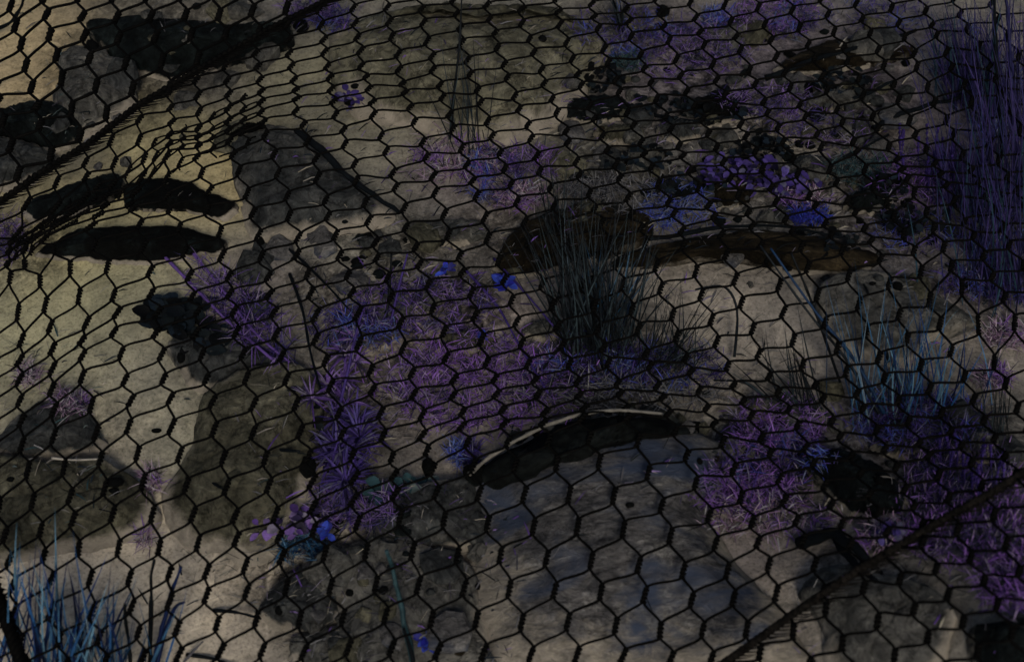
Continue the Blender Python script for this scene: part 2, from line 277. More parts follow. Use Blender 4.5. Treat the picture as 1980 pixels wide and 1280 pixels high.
for name, px, h, mt, label in [
 ("rock", [(165, 45), (230, 33), (300, 36), (420, 43), (505, 52), (560, 48), (545, 75), (470, 110), (375, 145), (300, 148), (230, 130), (205, 95)], .075, 'teal', "long teal black rock under the torn upper corner netting"),
 ("rock", [(112, 105), (160, 88), (215, 105), (250, 140), (262, 190), (225, 232), (165, 262), (118, 250), (98, 205), (115, 150)], .045, 'grey', "rounded plain grey rock below the long teal black rock"),
 ("rock", [(-40, 222), (20, 208), (74, 194), (130, 212), (152, 262), (95, 292), (30, 268), (-40, 275)], .06, 'teal', "flat topped dark rock cut by the upper edge of the photo's left side"),
 ("rock", [(-40, 275), (30, 268), (98, 292), (104, 312), (62, 345), (20, 362), (-40, 365)], .04, 'slate', "smooth grey green rock in front of the flat topped dark rock"),
 ("stone", [(50, 396), (110, 368), (165, 350), (232, 336), (228, 374), (165, 402), (110, 418), (58, 422)], .028, 'teal', "dark blue wedge stone beside the arched black slab"),
 ("slab", [(238, 364), (298, 344), (353, 349), (399, 372), (440, 387), (459, 402), (432, 422), (404, 417), (379, 412), (336, 402), (278, 404), (248, 394)], .03, 'black', "arched black slab, upper one of two lens shaped stones"),
 ("slab", [(70, 490), (112, 462), (150, 445), (220, 438), (290, 437), (355, 440), (400, 453), (435, 465), (430, 486), (380, 494), (300, 506), (210, 504), (130, 498)], .032, 'black', "long flat black slab, lower one of two lens shaped stones"),
 ("rock", [(450, 275), (500, 246), (560, 246), (600, 272), (645, 312), (695, 352), (757, 405), (735, 428), (690, 445), (640, 450), (570, 452), (510, 470), (480, 440), (470, 395), (455, 350)], .05, 'slate', "broad blue grey rock crossed by a dark stick"),
 ("stone", [(440, 272), (470, 250), (510, 240), (520, 255), (495, 272), (455, 282)], .055, 'black', "small black stone perched on the broad blue grey rock"),
 ("boulder", [(640, 70), (700, 38), (760, 22), (830, 18), (900, 22), (980, 25), (1060, 28), (1120, 45), (1175, 78), (1160, 125), (1130, 180), (1085, 232), (1000, 272), (900, 278), (820, 245), (750, 235), (690, 215), (645, 150)], .075, 'sandstone', "wide olive boulder with a low dome behind the pink moss"),
 ("crest", [(700, 42), (760, 20), (830, 12), (900, 14), (990, 20), (1080, 24), (1130, 42), (1165, 72), (1120, 70), (1050, 58), (960, 50), (880, 46), (800, 48), (740, 58)], .088, 'olive', "darker olive ledge along the back of the wide olive boulder"),  # darker olive layer over the boulder's back edge
 ("rock", [(955, 522), (972, 472), (1020, 430), (1075, 405), (1150, 396), (1235, 404), (1262, 430), (1235, 462), (1180, 488), (1110, 512), (1060, 527), (1000, 530)], .06, 'brown', "dark brown rock behind the big grass tuft"),
 ("slab", [(1180, 508), (1240, 482), (1300, 468), (1370, 454), (1450, 446), (1530, 450), (1605, 462), (1690, 488), (1695, 512), (1640, 527), (1560, 526), (1480, 512), (1420, 502), (1340, 500), (1270, 512), (1220, 520)], .045, 'brown', "long curved brown slab above the bare sand"),
 ("rock", [(1590, 545), (1690, 522), (1760, 543), (1830, 578), (1895, 625), (1840, 640), (1795, 655), (1765, 702), (1700, 692), (1640, 672), (1598, 620)], .05, 'grey', "grey rock behind the blue green grass tuft"),
 ("boulder", [(905, 930), (960, 890), (1060, 842), (1130, 817), (1200, 808), (1280, 815), (1350, 838), (1402, 868), (1430, 900), (1402, 935), (1372, 970), (1375, 1010), (1420, 1080), (1470, 1140), (1530, 1200), (1540, 1330), (1000, 1330), (935, 1240), (905, 1150), (920, 1060), (930, 1000)], .085, 'boulder', "big grey boulder mottled blue at the bottom centre"),
 ("crest", [(903, 928), (940, 896), (1000, 862), (1060, 828), (1130, 808), (1210, 803), (1290, 812), (1345, 832), (1330, 852), (1270, 860), (1240, 880), (1175, 897), (1160, 922), (1108, 938), (1045, 944), (985, 985), (925, 985), (905, 955)], .102, 'cap', "green black ledge capping the big mottled boulder"),  # highlight on the boulder's top, inverted to near black and painted as stone
 ("boulder", [(640, 1075), (760, 1040), (860, 1068), (915, 1100), (930, 1170), (960, 1260), (1000, 1340), (640, 1340), (660, 1240), (648, 1150)], .035, 'grey', "low crumpled grey boulder left of the big mottled one"),
 ("rock", [(700, 995), (760, 952), (850, 930), (915, 925), (938, 1000), (930, 1052), (870, 1062), (800, 1072), (740, 1055)], .045, 'slate', "wrinkled dark rock left of the big mottled boulder"),
 ("slab", [(395, 760), (470, 712), (540, 700), (602, 722), (622, 790), (612, 860), (600, 930), (582, 1000), (540, 1062), (480, 1092), (430, 1062), (370, 1050), (335, 1010), (318, 960), (345, 905), (372, 860), (382, 810)], .05, 'olive', "rough olive grey slab beside the dark purple rosette"),
 ("slab", [(-50, 895), (100, 890), (190, 886), (230, 905), (268, 930), (296, 968), (292, 1012), (230, 1046), (100, 1066), (-50, 1085)], .045, 'olive', "flat olive slab with a straight front edge above the blue grass"),
 ("rock", [(20, 815), (90, 772), (150, 788), (190, 830), (198, 872), (100, 884), (-10, 880)], .04, 'slate', "low grey rock touching the back of the straight edged slab"),
 ("rock", [(325, 665), (380, 640), (450, 640), (535, 702), (485, 722), (432, 752), (380, 745), (345, 705)], .035, 'slate', "dark grey rock under the ragged black leaves"),
 ("rock", [(1555, 885), (1620, 868), (1680, 888), (1740, 938), (1748, 986), (1690, 1002), (1630, 978), (1588, 930)], .05, 'teal', "jagged black rock among the violet plants at the right"),
 ("rock", [(1555, 1130), (1620, 1088), (1700, 1108), (1785, 1130), (1845, 1180), (1832, 1245), (1780, 1330), (1640, 1330), (1590, 1205)], .045, 'grey', "blurred pale grey rock in the bottom right corner"),
 ("rock", [(1885, 1220), (1940, 1198), (2030, 1210), (2040, 1320), (1900, 1310)], .04, 'teal', "blurred blue black rock in the bottom right corner"),
 ("rock", [(500, 1175), (560, 1110), (640, 1088), (648, 1140), (655, 1205), (600, 1232), (560, 1218), (520, 1205)], .04, 'slate', "dark pitted rock below the royal blue blossoms"),
 ("rock", [(560, 1240), (620, 1215), (690, 1205), (720, 1250), (700, 1300), (600, 1310)], .03, 'grey', "grey rock cut by the bottom edge below the dark pitted rock"),
 ("slab", [(1505, 132), (1560, 94), (1640, 74), (1720, 80), (1765, 96), (1700, 122), (1620, 137), (1560, 142)], .03, 'brown', "dark layered slab at the upper right"),
 ("rock", [(1335, 202), (1370, 184), (1412, 178), (1445, 200), (1422, 228), (1370, 238)], .035, 'black', "black knobbly rock in the middle of the upper right stones"),
 ("stone", [(1085, 205), (1135, 186), (1200, 188), (1222, 214), (1180, 232), (1110, 232)], .03, 'teal', "green black stone beside the wide olive boulder"),
 ("stone", [(1640, 242), (1700, 212), (1745, 203), (1752, 225), (1700, 244)], .025, 'black', "thin black stone above a patch of bare tan soil"),
 ("stone", [(1635, 392), (1660, 370), (1710, 365), (1720, 395), (1682, 412), (1650, 408)], .03, 'teal', "mossy teal stone beside the pinkish purple heather"),
 ("stone", [(1520, 318), (1560, 300), (1610, 308), (1625, 330), (1580, 345), (1535, 340)], .03, 'slate', "flat grey stone above the indigo round leaves"),
 ("stone", [(1365, 370), (1400, 352), (1445, 360), (1450, 385), (1410, 398), (1375, 392)], .03, 'brown', "brownish stone between the royal blue moss and indigo leaves"),
 ("stone", [(860, 650), (890, 640), (950, 642), (955, 662), (910, 678), (868, 672)], .03, 'olive', "yellowish olive stone in the middle of the purple moss"),
 ("stone", [(790, 450), (850, 425), (930, 430), (945, 455), (880, 470), (820, 475)], .025, 'grey', "low brown grey stone left of the dark brown rock"),
 ("stone", [(1270, 250), (1300, 232), (1345, 238), (1350, 262), (1310, 272)], .025, 'slate', "grey stone in the cluster left of the bare tan cells"),
 ("stone", [(1660, 205), (1600, 215), (1560, 205), (1580, 180), (1640, 172)], .03, 'grey', "grey stone in front of the dark layered slab"),
 ("stone", [(1150, 255), (1190, 240), (1235, 246), (1240, 268), (1195, 276)], .025, 'olive', "olive stone in front of the green black stone"),
 ("stone", [(1690, 855), (1740, 840), (1790, 850), (1780, 875), (1720, 880)], .03, 'slate', "half hidden grey stone behind the jagged black rock"),
 ("stone", [(1840, 845), (1890, 830), (1930, 850), (1920, 885), (1865, 890)], .03, 'grey', "grey stone between the violet plants and the right photo edge"),
 ("stone", [(1385, 870), (1420, 850), (1460, 862), (1455, 890), (1410, 900)], .04, 'cap', "small green black stone at the boulder's right shoulder"),
 ("stone", [(1440, 775), (1500, 768), (1520, 790), (1470, 802)], .02, 'grey', "small pale stone right of the boulder's dark ledge"),
 ("stone", [(1465, 855), (1510, 842), (1535, 860), (1500, 875)], .025, 'slate', "small grey stone amid violet stalks right of the boulder"),
 ("stone", [(655, 640), (690, 625), (745, 635), (750, 665), (700, 680), (660, 670)], .025, 'slate', "navy shaded stone half buried in the purple moss"),
 ("stone", [(1060, 655), (1010, 640), (1040, 620), (1090, 630)], .02, 'grey', "small grey stone at the foot of the big grass tuft"),
]:
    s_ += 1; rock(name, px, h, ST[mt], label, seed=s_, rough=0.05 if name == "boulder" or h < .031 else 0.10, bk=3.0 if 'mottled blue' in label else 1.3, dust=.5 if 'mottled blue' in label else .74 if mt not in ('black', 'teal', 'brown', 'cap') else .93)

from mathutils.bvhtree import BVHTree
bv, bf = [], []
for o in [q for q in bpy.data.objects if q.type == 'MESH']:
    k0 = len(bv); bv += [tuple(v.co + o.location) for v in o.data.vertices]; bf += [tuple(i + k0 for i in p.vertices) for p in o.data.polygons]
TREE = BVHTree.FromPolygons(bv, bf)
def HIT(x, y, h=0.0):                            # the first solid surface (soil or stone) there, plus a height over it
    d = ray(x, y).normalized(); p = TREE.ray_cast(EYE, d)[0]
    if p is None: return G(x, y, h)
    return p + Vector((0, 0, h)) if h < .02 else p + Vector((0, 0, h)) - Vector((0, h * .0, 0))
def pebble(x, y, rx, ry, mt, label, group):
    p = HIT(x, y); k = 0.00067 * (p - EYE).length / 1.83; mb = MB()
    mb.blob(p + Vector((0, 0, ry * k * 0.3)), rx * k, ry * k * 1.25, ry * k * 0.8, None, x + y, 12, 8)
    return tag(mb.build("pebble", ST[mt], origin=p), label, "pebble", group)
for x, y, rx, ry in [(222, 934, 18, 9), (220, 951, 12, 6), (710, 460, 12, 8), (668, 502, 9, 5), (690, 508, 12, 8), (702, 498, 10, 4), (787, 465, 8, 5), (762, 478, 9, 6), (1353, 893, 6, 6), (1393, 911, 7, 6),
  (1218, 977, 9, 5), (660, 1129, 11, 9), (677, 1146, 9, 6), (540, 1180, 8, 8), (870, 1078, 8, 5), (924, 1134, 7, 6), (745, 1140, 7, 5), (21, 927, 8, 4), (1800, 466, 10, 10), (1735, 555, 10, 8), (1687, 550, 7, 4),
  (1869, 547, 12, 9), (1561, 174, 10, 12), (1540, 146, 9, 6), (1751, 124, 8, 7), (1716, 103, 7, 5), (1715, 168, 9, 6), (1566, 284, 10, 8), (1049, 77, 8, 7), (1137, 151, 13, 7), (1149, 177, 8, 5),
  (1290, 137, 8, 5), (1363, 310, 6, 5), (583, 55, 15, 14), (687, 168, 9, 5), (677, 199, 12, 8), (351, 692, 8, 10), (303, 833, 10, 4), (1545, 280, 9, 7), (1340, 330, 9, 6), (1700, 930, 12, 9), (1460, 925, 7, 5)]:
    pebble(x, y, rx, ry, 'black', "small black pebble lying loose under the netting", "black pebbles")
for x, y, rx, ry in [(595, 905, 17, 18), (635, 903, 10, 15), (920, 918, 26, 19), (828, 905, 11, 16), (506, 478, 9, 16), (1281, 25, 13, 12), (1439, 33, 14, 10)]:
    pebble(x, y, rx, ry, 'black', "round glossy black berry sized pebble beside leaves", "round black pebbles")
for k in range(110):
    x, y = [(RN.uniform(1100, 1700), RN.uniform(60, 430)), (RN.uniform(620, 920), RN.uniform(980, 1270)), (RN.uniform(1350, 1760), RN.uniform(760, 900)), (RN.uniform(640, 1000), RN.uniform(420, 560)), (RN.uniform(1650, 1900), RN.uniform(430, 560))][[0, 0, 0, 1, 2, 3, 4][k % 7]]
    r = RN.uniform(5, 20)
    pebble(x, y, r, r * RN.uniform(0.45, 0.8), RN.choice(['grey', 'slate', 'teal', 'olive', 'slate']), "small weathered grey pebble scattered among stones and moss", "grey pebbles")

def chip(x, y, r, mt, sd):
    p = HIT(x, y); k = r * 0.00067; mb = MB(); n = RN.randint(6, 9); a0 = RN.uniform(0, 6.28); hgt = k * RN.uniform(.25, .6); ring = []
    for q in range(n):
        a = a0 + 2 * math.pi * (q + RN.uniform(-.28, .28)) / n; rr = k * RN.uniform(.75, 1.2); ring.append((rr * math.cos(a), rr * math.sin(a) * 1.05))
    tl = Vector((RN.uniform(-.35, .35), RN.uniform(-.35, .35), 0))
    for f, z in ((1.0, -hgt * .6), (1.02, hgt * .35), (.86, hgt * .8), (.45, hgt)):
        for u, v_ in ring:
            mb.v.append(p + Vector((u * f, v_ * f, z + (u * tl.x + v_ * tl.y) * (1 if z > 0 else 0) + RN.uniform(-.06, .06) * hgt)))
    for r_ in range(3):
        for q in range(n): mb.f.append((r_ * n + q, r_ * n + (q + 1) % n, (r_ + 1) * n + (q + 1) % n, (r_ + 1) * n + q)); mb.c.append(None)
    mb.f.append(tuple(3 * n + q for q in range(n))); mb.c.append(None)
    return tag(mb.build("stone_chip", ST[mt], smooth=False, origin=p), "angular stone chip lying in the stony ground between plants", "stone chip", "angular stone chips")
for k in range(230):
    if k % 9 < 5: x, y = RN.uniform(1090, 1760), RN.uniform(40, 440)
    elif k % 9 == 5: x, y = RN.uniform(480, 900), RN.uniform(440, 620)
    elif k % 9 == 6: x, y = RN.uniform(560, 930), RN.uniform(1010, 1290)
    elif k % 9 == 7: x, y = RN.uniform(1380, 1960), RN.uniform(430, 560) if RN.random() < .5 else RN.uniform(760, 900)
    else: x, y = RN.uniform(60, 520), RN.uniform(-20, 330)
    r_ = RN.choice((8, 11, 14, 18, 24, 32, 42))
    if k % 9 == 3:
        u_ = RN.random(); x = 915 + 520 * u_; y = 796 - 12 * RN.random() + 110 * abs(u_ - .55) ** 1.5 * 2.4; r_ = RN.choice((8, 12, 16, 22))
    chip(x, y, r_, RN.choice(['grey', 'slate', 'grey', 'olive', 'boulder', 'slate', 'sandstone'] + (['brown', 'teal', 'black'] if r_ < 22 else [])), k)

# ------------------------------------------------------------ plants
BARK = leaf_mat("rough bark", 0.95); LM = leaf_mat("plant leaf"); GM = leaf_mat("grass blade", 0.55)
PAL = {
 'purple': [(.05, .026, .095), (.075, .042, .12), (.075, .05, .105), (.03, .015, .06), (.085, .07, .09), (.012, .008, .022), (.012, .01, .016)],
 'magenta': [(.07, .03, .11), (.055, .022, .095), (.08, .04, .12), (.03, .014, .05), (.085, .06, .095), (.012, .008, .02)],
 'pink': [(.13, .08, .11), (.10, .06, .09), (.17, .13, .14), (.05, .026, .045), (.16, .145, .14)],
 'indigo': [(.024, .014, .07), (.034, .022, .085), (.014, .009, .04), (.035, .026, .085), (.007, .005, .016), (.05, .045, .07)],
 'blue': [(.02, .026, .13), (.03, .036, .15), (.014, .014, .07), (.035, .05, .12), (.07, .075, .11)],
 'royal': [(.014, .016, .18), (.02, .035, .22), (.02, .02, .11)],
 'teal': [(.012, .028, .033), (.02, .045, .05), (.006, .011, .014), (.045, .06, .06)],
 'black': [(.002, .003, .004), (.004, .006, .007), (.0015, .0018, .002), (.006, .010, .015)],
 'grey': [(.07, .066, .068), (.10, .095, .094), (.03, .028, .032), (.13, .122, .115)],
 'bark_shade': [(.085, .08, .07)], 'straw': [(.17, .155, .125), (.13, .12, .105)], 'pale': [(.20, .185, .16)], 'steel': [(.005, .007, .009), (.008, .012, .015), (.003, .0035, .004), (.004, .005, .006), (.016, .024, .028)],  # first entry's grey paints the inverted shade strip along the boulder's rim
 'cyan': [(.008, .024, .055), (.012, .05, .10), (.006, .012, .032), (.05, .10, .15), (.09, .12, .14), (.02, .07, .13)],
 'navy': [(.004, .010, .038), (.007, .024, .085), (.014, .05, .12), (.003, .005, .018), (.06, .12, .16), (.03, .08, .14)],
 'reed': [(.010, .010, .038), (.016, .014, .055), (.024, .017, .065), (.005, .005, .015), (.012, .028, .04), (.02, .016, .055)],
}
for k_, f_ in (('purple', 1.6), ('magenta', 1.85), ('pink', 1.4), ('indigo', 1.2), ('blue', 1.4), ('grey', .8), ('reed', .75), ('cyan', .7), ('navy', .85)): PAL[k_] = [(c[0] * f_ * .95, c[1] * f_, c[2] * f_ * 1.08) for c in PAL[k_]]
def jit(c): k = RN.uniform(0.7, 1.3); return (c[0] * k, c[1] * k, c[2] * k)
def spread(cx, cy, rx, ry, rot=0):
    a = RN.uniform(0, 2 * math.pi); r = math.sqrt(RN.random()) * (1 if RN.random() < .8 else 1.25)
    u, v_ = r * rx * math.cos(a), r * ry * math.sin(a); return cx + u * math.cos(rot) - v_ * math.sin(rot), cy + u * math.sin(rot) + v_ * math.cos(rot)
def moss(name, label, cx, cy, rx, ry, pal, n=None, rot=0, ln=(.007, .026), wd=(.0006, .0018), cat="plant", up=(0.0, 0.8), group=None):
    """low plant of very many short thin leaves"""
    mb = MB(); n = int((n or rx * ry * 0.085) * 3.2)
    for _ in range(n):
        x, y = spread(cx, cy, rx * 1.12, ry * 1.15, rot); gap = noise.noise(Vector((x * .028, y * .04, cx))) + .6 * noise.noise(Vector((x * .075, y * .1, cy)))
        if gap < -.12 and n > 500 and RN.random() < .93: continue
        p = HIT(x, y, RN.uniform(0, .018)); hue = noise.noise(Vector((x * .02, y * .03, cy + 9))); a = RN.uniform(0, 2 * math.pi); e = RN.uniform(*up); L = RN.uniform(*ln)
        d = Vector((math.cos(a) * math.cos(e), math.sin(a) * math.cos(e), math.sin(e))); sd_ = Vector((-math.sin(a), math.cos(a), 0))
        pts = [p, p + d * L * .35, p + d * L * .7 - Vector((0, 0, L * .04)), p + d * L - Vector((0, 0, L * .16))]
        alt = {'purple': 'indigo', 'magenta': 'purple', 'indigo': 'blue', 'pink': 'magenta'}.get(pal, pal) if hue > .12 else pal
        mb.blade(pts, RN.uniform(*wd), sd_, jit(RN.choice(PAL['black' if RN.random() < .12 else alt])))
    return tag(mb.build(name, LM, origin=G(cx, cy)), label, cat, group)
def rosette(name, label, cx, cy, rad, pal, n=90, cat="plant", wd=(.002, .0042), heads=6):
    """long narrow leaves raying out of a few crowns"""
    mb = MB(); k = 0.00067
    for h in range(heads):
        hx, hy = spread(cx, cy, rad * .55, rad * .55) if h else (cx, cy); p0 = HIT(hx, hy, .012)
        for _ in range(n // heads):
            a = RN.uniform(0, 2 * math.pi); e = RN.uniform(.12, 1.1); L = rad * k * RN.uniform(.35, .95)
            d = Vector((math.cos(a) * math.cos(e), math.sin(a) * math.cos(e), math.sin(e))); sd_ = Vector((-math.sin(a), math.cos(a), 0))
            pts = [p0 + d * (L * q) + Vector((0, 0, -L * .45 * q * q)) for q in (0, .25, .5, .75, 1)]
            mb.blade(pts, RN.uniform(*wd), sd_, jit(RN.choice(PAL[pal])))
    return tag(mb.build(name, LM, origin=G(cx, cy)), label, cat)
def round_leaves(name, label, cx, cy, rx, ry, pal, n, size=(.008, .016), cat="plant"):
    mb = MB()
    for _ in range(n):
        x, y = spread(cx, cy, rx, ry); p = G(x, y, RN.uniform(.005, .035)); a = RN.uniform(0, 2 * math.pi); e = RN.uniform(-.1, .6); L = RN.uniform(*size)
        d = Vector((math.cos(a) * math.cos(e), math.sin(a) * math.cos(e), math.sin(e))); mb.leaf(p, d, Vector((0, 0, 1)), L, L * RN.uniform(.6, .95), jit(RN.choice(PAL[pal])))
        g = G(x, y); mb.tube([g, (g + p) / 2 + Vector((.002, 0, 0)), p], .0006, 4, PAL[pal][0])
    return tag(mb.build(name, LM, origin=G(cx, cy)), label, cat)
def tuft(name, label, base, tips, pal, n, cat="grass tuft", wd=(.0012, .0026), spreadb=14, jitter=26, bow=.5):
    """grass blades from a base (photo point) to tips; each blade has a real height and leans back over the ground"""
    mb = MB(); bx, by = base
    for _ in range(n):
        k = RN.random() * (len(tips) - 1); i = min(int(k), len(tips) - 2); f = k - i; g = RN.uniform(.55, 1.1) ** .8
        tx = (tips[i][0] * (1 - f) + tips[i + 1][0] * f); ty = (tips[i][1] * (1 - f) + tips[i + 1][1] * f)
        x0, y0 = bx + RN.gauss(0, spreadb), by + RN.gauss(0, spreadb * .5)
        tx, ty = x0 + (tx - bx) * g + RN.gauss(0, jitter), y0 + (ty - by) * g + RN.gauss(0, jitter * .5)
        p0 = G(x0, y0); dy = max(y0 - ty, 5); hh = min(dy * .00085 * RN.uniform(.55, .95) + .01, .30); p3 = G(tx, ty, hh)
        c = (p0 + p3) / 2 + Vector((0, 0, (p3 - p0).length * .10 * bow)) + Vector((RN.gauss(0, .006), 0, 0))
        pts = [p0 * (1 - q) ** 2 + c * (2 * q * (1 - q)) + p3 * q * q for q in (0, .17, .34, .5, .67, .84, 1)]
        mb.blade(pts, RN.uniform(*wd), Vector((1, RN.uniform(-.4, .4), 0)), jit(RN.choice(PAL[pal])))
    return tag(mb.build(name, GM, origin=G(bx, by)), label, cat)
def stalk(name, label, pts, r, pal, h=0.03, cat="stalk", head=None):
    """one stem through photo points, raised over the ground along its length"""
    n = len(pts); P = []
    hs = h if isinstance(h, (list, tuple)) else [h * (.15 + .85 * k / (n - 1)) for k in range(n)]
    for (x, y), z in zip(pts, hs): P.append(G(x, y, z))
    Q = []
    for i in range(n - 1):
        p0, p1, p2, p3 = P[max(i - 1, 0)], P[i], P[i + 1], P[min(i + 2, n - 1)]
        for k in range(5):
            u = k / 5; Q.append(0.5 * (2 * p1 + (p2 - p0) * u + (2 * p0 - 5 * p1 + 4 * p2 - p3) * u * u + (3 * p1 - p0 - 3 * p2 + p3) * u ** 3))
    Q.append(P[-1])
    if r > .0027: Q = [q + Vector((noise.noise(q * 40), noise.noise(q * 40 + Vector((5, 0, 0))), noise.noise(q * 40 + Vector((0, 7, 0))))) * r * .9 for q in Q]
    col = PAL[pal][0]; mb = MB(); mb.tube(Q, [r * (1 - .45 * i / len(Q)) * (1 + .45 * noise.noise(Q[i] * 70)) for i in range(len(Q))], 7, col)
    o = tag(mb.build(name, BARK if r > .0027 and pal in ('black', 'bark_shade') else GM, origin=P[0]), label, cat)
    if head:
        hb = MB(); L = len(Q); a = int(L * .62)
        for i in range(a, L):
            hb.blob(Q[i], r * head, r * head, r * head * 1.5, jit(col), i, 6, 4)
        hb.build("seed_head", GM, o, origin=P[0])
    return o

moss("moss_patch", "strip of mauve leaves running down to the dark grey rock", 470, 612, 110, 34, 'purple', 330, rot=.82, ln=(.015, .045))
moss("moss_patch", "purple moss just left of the bright blue flower", 810, 600, 120, 48, 'purple', 560)
moss("moss_patch", "large magenta moss bed in the photo's centre", 930, 750, 165, 78, 'magenta', 1250)
moss("moss_patch", "navy tinted moss left of the large magenta bed", 690, 640, 75, 40, 'indigo', 330)
moss("moss_patch", "pink moss below the wide olive boulder", 880, 318, 75, 42, 'pink', 330)
moss("moss_patch", "indigo moss beside the pink moss", 955, 350, 52, 44, 'indigo', 300)
moss("moss_patch", "small violet moss right of the indigo moss", 1030, 325, 50, 24, 'magenta', 180)
moss("moss_patch", "pale mauve moss in front of the indigo moss", 1010, 388, 46, 20, 'pink', 150)
moss("moss_patch", "dusky purple moss right of the wide olive boulder", 1215, 75, 80, 40, 'indigo', 330)
moss("moss_patch", "purple moss with a blue centre at the top", 1370, 85, 80, 42, 'purple', 360)
moss("moss_patch", "bright violet moss touching the top edge", 1500, 32, 75, 32, 'magenta', 300)
moss("moss_patch", "blue moss speck in the middle of the top purple moss", 1385, 45, 26, 14, 'blue', 70)
moss("moss_patch", "greyish lilac moss in front of the top purple moss", 1330, 125, 90, 34, 'purple', 210)
moss("moss_patch", "dusky mauve moss by the dark layered slab", 1520, 50, 50, 26, 'indigo', 120)
moss("moss_patch", "royal blue moss behind the curved brown slab", 1310, 410, 55, 36, 'blue', 300)
moss("moss_patch", "flat blue moss cushion above the curved brown slab's end", 1560, 425, 30, 14, 'royal', 160, ln=(.008, .018))
moss("moss_patch", "pinkish purple moss right of the indigo leaves", 1545, 395, 38, 14, 'pink', 100)
moss("moss_patch", "purple heather bed left of the tall indigo reeds", 1800, 350, 85, 42, 'magenta', 480)
moss("moss_patch", "violet moss right of the big boulder's shoulder", 1500, 835, 80, 44, 'magenta', 480)
moss("moss_patch", "deep violet moss beside the big mottled boulder", 1440, 950, 90, 42, 'magenta', 560)
moss("moss_patch", "indigo moss between the boulder and jagged black rock", 1500, 895, 80, 34, 'indigo', 320)
moss("moss_patch", "mauve fringe below the deep violet moss", 1490, 1010, 110, 34, 'pink', 150)
moss("moss_patch", "dark violet moss under the blue green grass tuft", 1770, 820, 110, 44, 'indigo', 540)
moss("moss_patch", "purple moss right of the jagged black rock", 1850, 930, 95, 56, 'purple', 640, up=(.6, 1.4))
moss("moss_patch", "blurred violet moss beyond the lower netting edge", 1880, 1025, 125, 72, 'magenta', 1000, up=(.5, 1.4))
moss("moss_patch", "blurred mauve moss near the bottom right corner", 1950, 1135, 60, 50, 'magenta', 260)
moss("moss_patch", "lilac moss with dark dots at the lower netting edge", 1710, 1040, 42, 24, 'pink', 120)
moss("moss_patch", "navy moss at the foot of the big grass tuft", 1140, 715, 95, 44, 'indigo', 440)
moss("moss_patch", "dusky violet moss below the smaller grass tuft", 1290, 720, 95, 40, 'indigo', 330)
moss("moss_patch", "small plum moss spot at the far left", 60, 735, 22, 16, 'pink', 60)
moss("moss_patch", "second plum moss spot on the left slab", 138, 785, 30, 18, 'pink', 90)
moss("moss_patch", "faint plum moss between the two left slabs", 295, 935, 16, 20, 'pink', 40)
moss("moss_patch", "tiny plum moss on the sand below the left slab", 285, 1048, 14, 16, 'pink', 26)
moss("moss_patch", "purple moss under the dark purple rosette", 690, 985, 80, 34, 'purple', 330)
moss("moss_patch", "teal and blue moss left of the dark pitted rock", 590, 1068, 42, 24, 'cyan', 170)
moss("moss_patch", "dusky purple moss under the netting's upper edge", 600, 30, 48, 20, 'purple', 130)
moss("moss_patch", "purple moss left of the wide olive boulder's back corner", 640, 46, 36, 16, 'indigo', 110)
moss("moss_patch", "violet moss right of the grey rock at the right edge", 1950, 560, 60, 30, 'indigo', 160)
moss("moss_patch", "violet moss fringing the grey rock's right side", 1880, 550, 60, 22, 'indigo', 170)
moss("moss_patch", "pale mauve moss by the right photo edge", 1950, 655, 45, 22, 'pink', 120)
moss("moss_patch", "faint pink moss right of the blue green grass", 1915, 738, 30, 18, 'pink', 90)
moss("moss_patch", "purplish moss at the far left photo edge", 10, 470, 40, 40, 'purple', 150)
moss("moss_patch", "green grey lichen strip left of the purple heather bed", 1660, 335, 55, 22, 'teal', 150)
moss("moss_patch", "teal lichen beside the wide olive boulder", 1210, 130, 32, 12, 'teal', 90)
moss("moss_patch", "grey withered moss in the upper right stones", 1220, 380, 90, 30, 'grey', 210)
moss("moss_patch", "grey withered moss in front of the big boulder's ledge", 1200, 775, 170, 18, 'grey', 240, ln=(.02, .05))
moss("moss_patch", "dark blue moss in front of the green black ledge", 900, 885, 26, 18, 'indigo', 120)
moss("moss_patch", "dark indigo moss under the tall reeds", 1925, 260, 60, 150, 'indigo', 420, up=(.5, 1.4), ln=(.015, .05))
moss("moss_patch", "dark indigo moss at the reeds' lower end", 1935, 480, 60, 90, 'indigo', 320, up=(.5, 1.4), ln=(.015, .05))
moss("moss_patch", "dusky violet moss in the gap above the dark layered slab", 1690, 38, 90, 28, 'indigo', 170)
moss("moss_patch", "grey violet moss below the dark layered slab", 1590, 255, 90, 30, 'purple', 130)
moss("moss_patch", "grey violet moss behind the long curved slab's right end", 1780, 455, 90, 32, 'indigo', 200)
moss("moss_patch", "grey mauve moss in the middle of the upper right stones", 1480, 205, 80, 24, 'purple', 150)
moss("moss_patch", "grey tangle behind the dark brown rock", 1140, 375, 60, 14, 'grey', 150)
moss("moss_patch", "violet tangle left of the thick dark cane", 1850, 110, 50, 60, 'indigo', 200)
rosette("rosette_plant", "dark purple rosette with long needle leaves", 665, 880, 110, 'indigo', 330, heads=9)
rosette("rosette_plant", "smaller purple rosette behind the dark purple one", 640, 780, 80, 'purple', 150, heads=5)
rosette("rosette_plant", "purple rosette of needle leaves above the olive slab", 690, 710, 70, 'purple', 100, heads=4)
round_leaves("leafy_plant", "ragged blue black leaves at the dark grey rock's back", 335, 612, 50, 22, 'black', 70, (.014, .032))
round_leaves("leafy_plant", "ragged black leaves trailing down the dark grey rock", 400, 660, 40, 24, 'black', 50, (.012, .028))
round_leaves("leafy_plant", "dark green black leaves on the olive slab", 560, 800, 70, 34, 'black', 50, (.008, .022))
